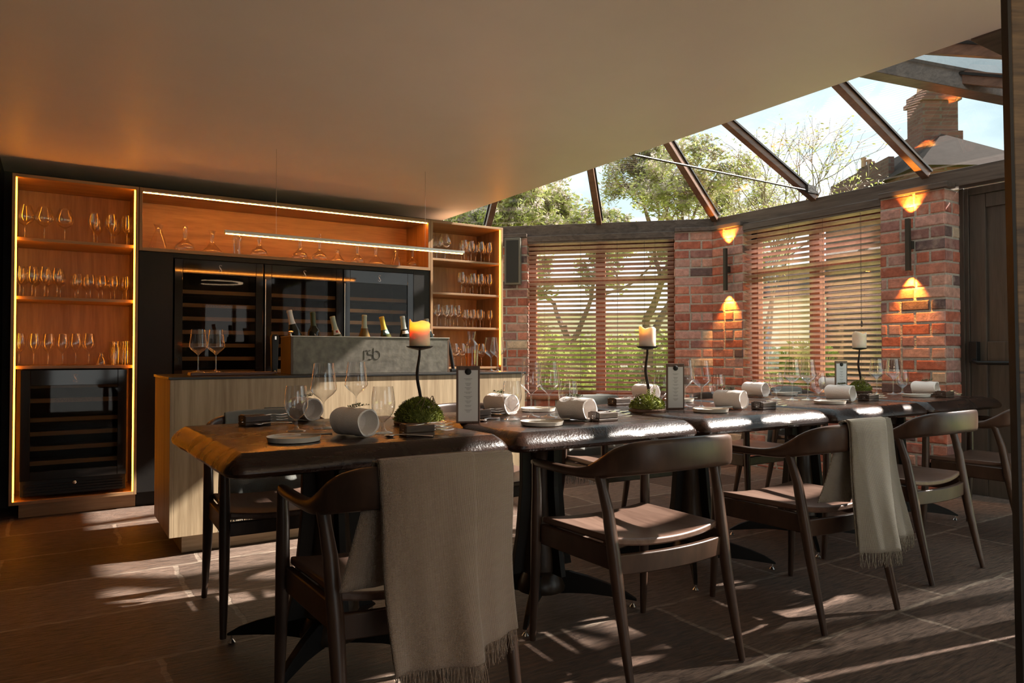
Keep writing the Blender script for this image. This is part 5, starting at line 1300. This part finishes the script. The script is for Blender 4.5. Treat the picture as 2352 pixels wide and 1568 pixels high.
def spoon(pos, rz, label, proto=[None]):
    if proto[0] is None:
        t = thing('spoon', pos, label, 'spoon', None, rz=rz)
        MB().lathe([(.001, .0), (.010, .001), (.0165, .005), (.018, .008)], 20, (-.07, 0, 0), cap1=False).build('bowl', M['chrome'], t, smooth=True, solid=.001)
        MB().tube([(-.054, 0, .0075), (-.02, 0, .009), (.03, 0, .005), (.07, 0, .002)], [.002, .0016, .002, .0035], 8).build('handle', M['chrome'], t, smooth=True)
        proto[0] = t; return t
    return dup(proto[0], pos, label, rz=rz)
blks = [(968, 1002, 'near edge of the first table beside the moss', -4), (590, 977, 'back left of the first table', 10), (1398, 968, 'near edge of the second table', 0), (1105, 962, 'back of the first table right of the menu stand', 6), (1432, 931, 'back of the second table beside the moss', 0), (1768, 941, 'near edge of the middle table', 0), (2008, 921, 'near edge of the fourth table', 0), (2183, 912, 'near edge of the farthest table', 0)]
for i, (px, py, l, r_) in enumerate(blks):
    c = T(px, py); c.y += .035; rz = R(r_); block(c, 'dark cutlery block, ' + l, rz)
    nf = 6 if i not in (1, 3) else 3
    for k in range(nf):
        p = c + Matrix.Rotation(rz, 3, 'Z') @ Vector((.030 + .004 * (k % 3), -.024 + .010 * k, .0135 + .0085 * (k % 3))); fork(p, rz + R(-10 + 5 * k), f'{ORD[k]} fork on cutlery block, {l}')
for px, py, l, r_ in [(945, 1004, 'small silver spoon on the near edge of the first table', -30), (632, 975, 'small dark spoon beside the back left cutlery block', 15), (1128, 965, 'small spoon next to the bar end rolled napkin', 30)]:
    spoon(T(px, py) + Vector((0, 0, .0002)), R(r_), l)
# menu stands
def menu(px, py, label, rz, tilt=0, proto=[None]):
    c = T(px, py)
    if proto[0] is None:
        t = thing('menu_stand', c, label, 'menu stand', 'menu stands on the tables', rz=rz)
        MB().box(-.046, .046, -.004, .004, .0, .222).build('board', M['menuboard'], t, bevel=.0015)
        MB().box(-.034, .034, .005, .035, .0, .016).build('base', M['menuboard'], t, bevel=.001)
        p = MB().box(-.038, .038, -.0048, -.0042, .008, .206).build('paper', M['paper'], t)
        tx = MB(); z = .172; rr = random.Random(5); k = 0
        while z > .045:
            for d in ((.0, .9), (.0042, .55), (.0084, .4))[:3 if k % 3 else 2]:
                w = .016 * d[1] * rr.uniform(.8, 1.2); x = -w
                while x < w: 
                    l_ = rr.uniform(.0015, .004); tx.box(x, min(x + l_, w), -.0051, -.0049, z - d[0], z - d[0] + .0012); x += l_ + .0008
            z -= .0172; k += 1
        tx.build('printed_lines', M['ink'], p)
        MB().lathe([(.0125, 0), (.0125, .002), (.010, .004)], 20, M=Matrix.Translation((0, -.005, .200)) @ Matrix.Rotation(R(90), 4, 'X')).build('magnet', M['black'], t, smooth=True, angle=40)
        proto[0] = t; o = t
    else: o = dup(proto[0], c, label, rz=rz)
    return o
fa = math.atan2(RX.y, RX.x)
menu(1075, 972, 'dark wooden menu stand with white card on the first table, biggest in view', fa + R(6))
menu(1551, 940, 'brown wooden menu stand with white card on the second table, between candle and tall glass', fa + R(10))
menu(1932, 907, 'smallest wooden menu stand, in front of the reddish blind', fa + R(14))
# candle stands with moss, candles
def candle_set(px, py, plate_px, plate_py, cw, chh, lit, labs, seed, mw, mh, big):
    rr = random.Random(seed); c = T(px, py); f = c.dot(AX)
    pl = Pf(plate_px, plate_py, f); top = pl.z - ZP
    off = Vector((pl.x - c.x, pl.y - c.y, 0))
    t = thing('candle_stand', c, labs[0], 'candle stand', 'iron candle stands')
    MB().lathe([(mw * .52, 0), (mw * .53, .004), (mw * .53, .010), (mw * .50, .013)], 28).build('base', M['menuboard'], t, smooth=True, angle=40)
    pts = []; rad = []
    for i in range(13):
        u = i / 12; s = math.sin(u * math.pi * 2.0 + .4) * .010 * math.sin(u * math.pi)
        pts.append(RX * (s + off.dot(RX) * u) + AX * (off.dot(AX) * u) + Vector((0, 0, .012 + (top - .018) * u))); rad.append(.0055 + .0028 * math.sin(u * math.pi) )
    MB().tube(pts, rad, 8, flat=.7).build('rod', M['iron'], t, smooth=True)
    MB().lathe([(.006, -.012), (.020, -.009), (.042, -.004), (.050, .001), (.0515, .004), (.048, .0025), (.001, 0)], 28, off + Vector((0, 0, top)), cap1=False).build('dish', M['iron'], t, smooth=True)
    # candle: pillar with a burnt, wavy rim
    cd = thing('pillar_candle', Vector((c.x + off.x, c.y + off.y, ZP + top + .0006)), labs[1], 'candle', 'pillar candles')
    n = 40; r0 = cw / 2; rs = []
    def rim(a): return chh * (.84 + .10 * math.sin(a * 1.5 + seed) ** 2 + .07 * max(0, math.cos(a - math.pi * .98)) ** 6 * 1.4 + .03 * noise.noise(Vector((math.cos(a) * 2, math.sin(a) * 2, seed))))
    for k, (rr_, fz) in enumerate(((.94, 0), (1, .03), (1.0, .3), (1.0, .6), (1.0, .85), (1.01, .97), (.97, 1.0), (.90, .975), (.86, .86), (.80, .72), (.4, .66), (.05, .65))):
        rs.append([Vector((r0 * rr_ * math.cos(a), r0 * rr_ * math.sin(a), fz * rim(a) if k < 8 else (fz if k > 9 else fz) * (rim(a) if k < 9 else chh * .86))) for a in [2 * math.pi * i / n for i in range(n)]])
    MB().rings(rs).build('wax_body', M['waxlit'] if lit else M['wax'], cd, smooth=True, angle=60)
    MB().tube([(0, 0, chh * .55), (.001, 0, chh * .66)], .001, 6).build('wick', M['black'], cd)
    if lit:
        MB().lathe([(.0006, chh * .63), (.0026, chh * .65), (.0030, chh * .68), (.0016, chh * .74), (.0003, chh * .79)], 12).build('flame', M['flame'], cd, smooth=True)
        ld = bpy.data.lights.new('candle_light', 'POINT'); ld.energy = .16; ld.color = (1, .50, .20); ld.shadow_soft_size = .004
        lo = bpy.data.objects.new('candle_light', ld); COL.objects.link(lo); lo.parent = cd; lo.location = (0, 0, chh * .71)
    # moss mound
    m = thing('moss_mound', c + Vector((0, 0, .0135)), labs[2], 'moss', 'moss mounds on the tables')
    core = MB(); core.lathe([(mw * .46, 0), (mw * .47, mh * .25), (mw * .40, mh * .55), (mw * .25, mh * .8), (.012, mh * .92)], 24).build('moss_core', M['moss'], m, smooth=True)
    tf = MB(); t2 = MB()
    for i in range(5200 if big else 3200):
        a = rr.uniform(0, 2 * math.pi); h = rr.random() ** .8; ph = h * math.pi / 2
        bump_ = 1 + .10 * noise.noise(Vector((math.cos(a) * 2.5, math.sin(a) * 2.5, h * 3 + seed)))
        p = Vector((mw * .47 * math.cos(ph) * math.cos(a) * bump_, mw * .47 * math.cos(ph) * math.sin(a) * bump_, mh * .9 * math.sin(ph) * bump_ + .001))
        d = (Vector((p.x, p.y, p.z * 1.2 + .01)).normalized() + Vector((rr.gauss(0, .45), rr.gauss(0, .45), rr.gauss(.1, .4)))).normalized()
        l = rr.uniform(.006, .014) * (1.2 if big else .9); w = d.orthogonal().normalized() * .0012; w = Matrix.Rotation(rr.uniform(0, 6), 3, d) @ w
        (tf if rr.random() < .6 else t2).add([p - w, p + w, p + d * l * .6 + w * 1.3, p + d * l, p + d * l * .6 - w * 1.3], [(0, 1, 2, 3, 4)])
    f1 = tf.build('moss_fronds', M['moss'], m); f1['kind'] = 'stuff'; f2 = t2.build('moss_tips', M['moss2'], m); f2['kind'] = 'stuff'
    tw = MB()
    for i in range(5):
        a = rr.uniform(0, 6.28); b = a + rr.uniform(1, 2); pp = []
        for k in range(7):
            u = k / 6; an = a + (b - a) * u; q = mw * (.44 - .14 * math.sin(u * 3.1)); pp.append(Vector((q * math.cos(an), q * math.sin(an), mh * (.25 + .8 * math.sin(u * 3.1)) + .004)))
        tw.tube(pp, .0013, 5)
    tw.build('twig', M['twig'], m)
    fl = MB()
    for i in range(9):
        a = rr.uniform(0, 6.28); h = rr.uniform(.3, .9); p = Vector((mw * .5 * math.cos(h) * math.cos(a), mw * .5 * math.cos(h) * math.sin(a), mh * (math.sin(h) + .08) + .004))
        for _ in range(7):
            v = Vector((rr.gauss(0, 1), rr.gauss(0, 1), rr.gauss(0, 1))).normalized() * .0045; w = v.orthogonal().normalized() * .002
            fl.add([p, p + v + w, p + v * 1.3, p + v - w], [(0, 1, 2, 3)])
    fl.build('flower_heads', M['blossomw'], m)
    if not big:
        lf = MB()
        for i in range(4):
            a = rr.uniform(-.8, .8); b0 = Vector((.01 * i, -.01, mh * .85)); d = Vector((math.sin(a), -.2, 1)).normalized()
            for k in range(5):
                q = b0 + d * .009 * k
                for s in (-1, 1):
                    w = Vector((s * .012 * (1 - k / 6), 0, .005)); lf.add([q, q + w + Vector((0, 0, -.003)), q + w * 1.2 + Vector((0, 0, .003)), q + Vector((0, 0, .004))], [(0, 1, 2, 3)])
        lf.build('fern_leaf', M['leafy'], m)
    return t
candle_set(962, 974, 964, 797, .079, .107, True, ('twisted iron candle stand rising from the moss on the first table', 'lit ivory pillar candle glowing orange on the first table', 'biggest dark green moss mound with white flowers, first table'), 1, .180, .085, True)
candle_set(1487, 944, 1487, 797, .078, .100, False, ('twisted iron candle stand on the second table in front of the dark blind', 'unlit ivory pillar candle in front of the dark blind', 'yellow-green moss mound with fern leaves at the foot of the middle candle stand'), 4, .165, .060, False)
candle_set(1975, 901, 1974, 800, .092, .118, False, ('twisted iron candle stand on the fourth table in front of the reddish blind', 'unlit ivory pillar candle in front of the reddish blind', 'moss mound with twigs at the foot of the farthest candle stand'), 9, .150, .065, False)
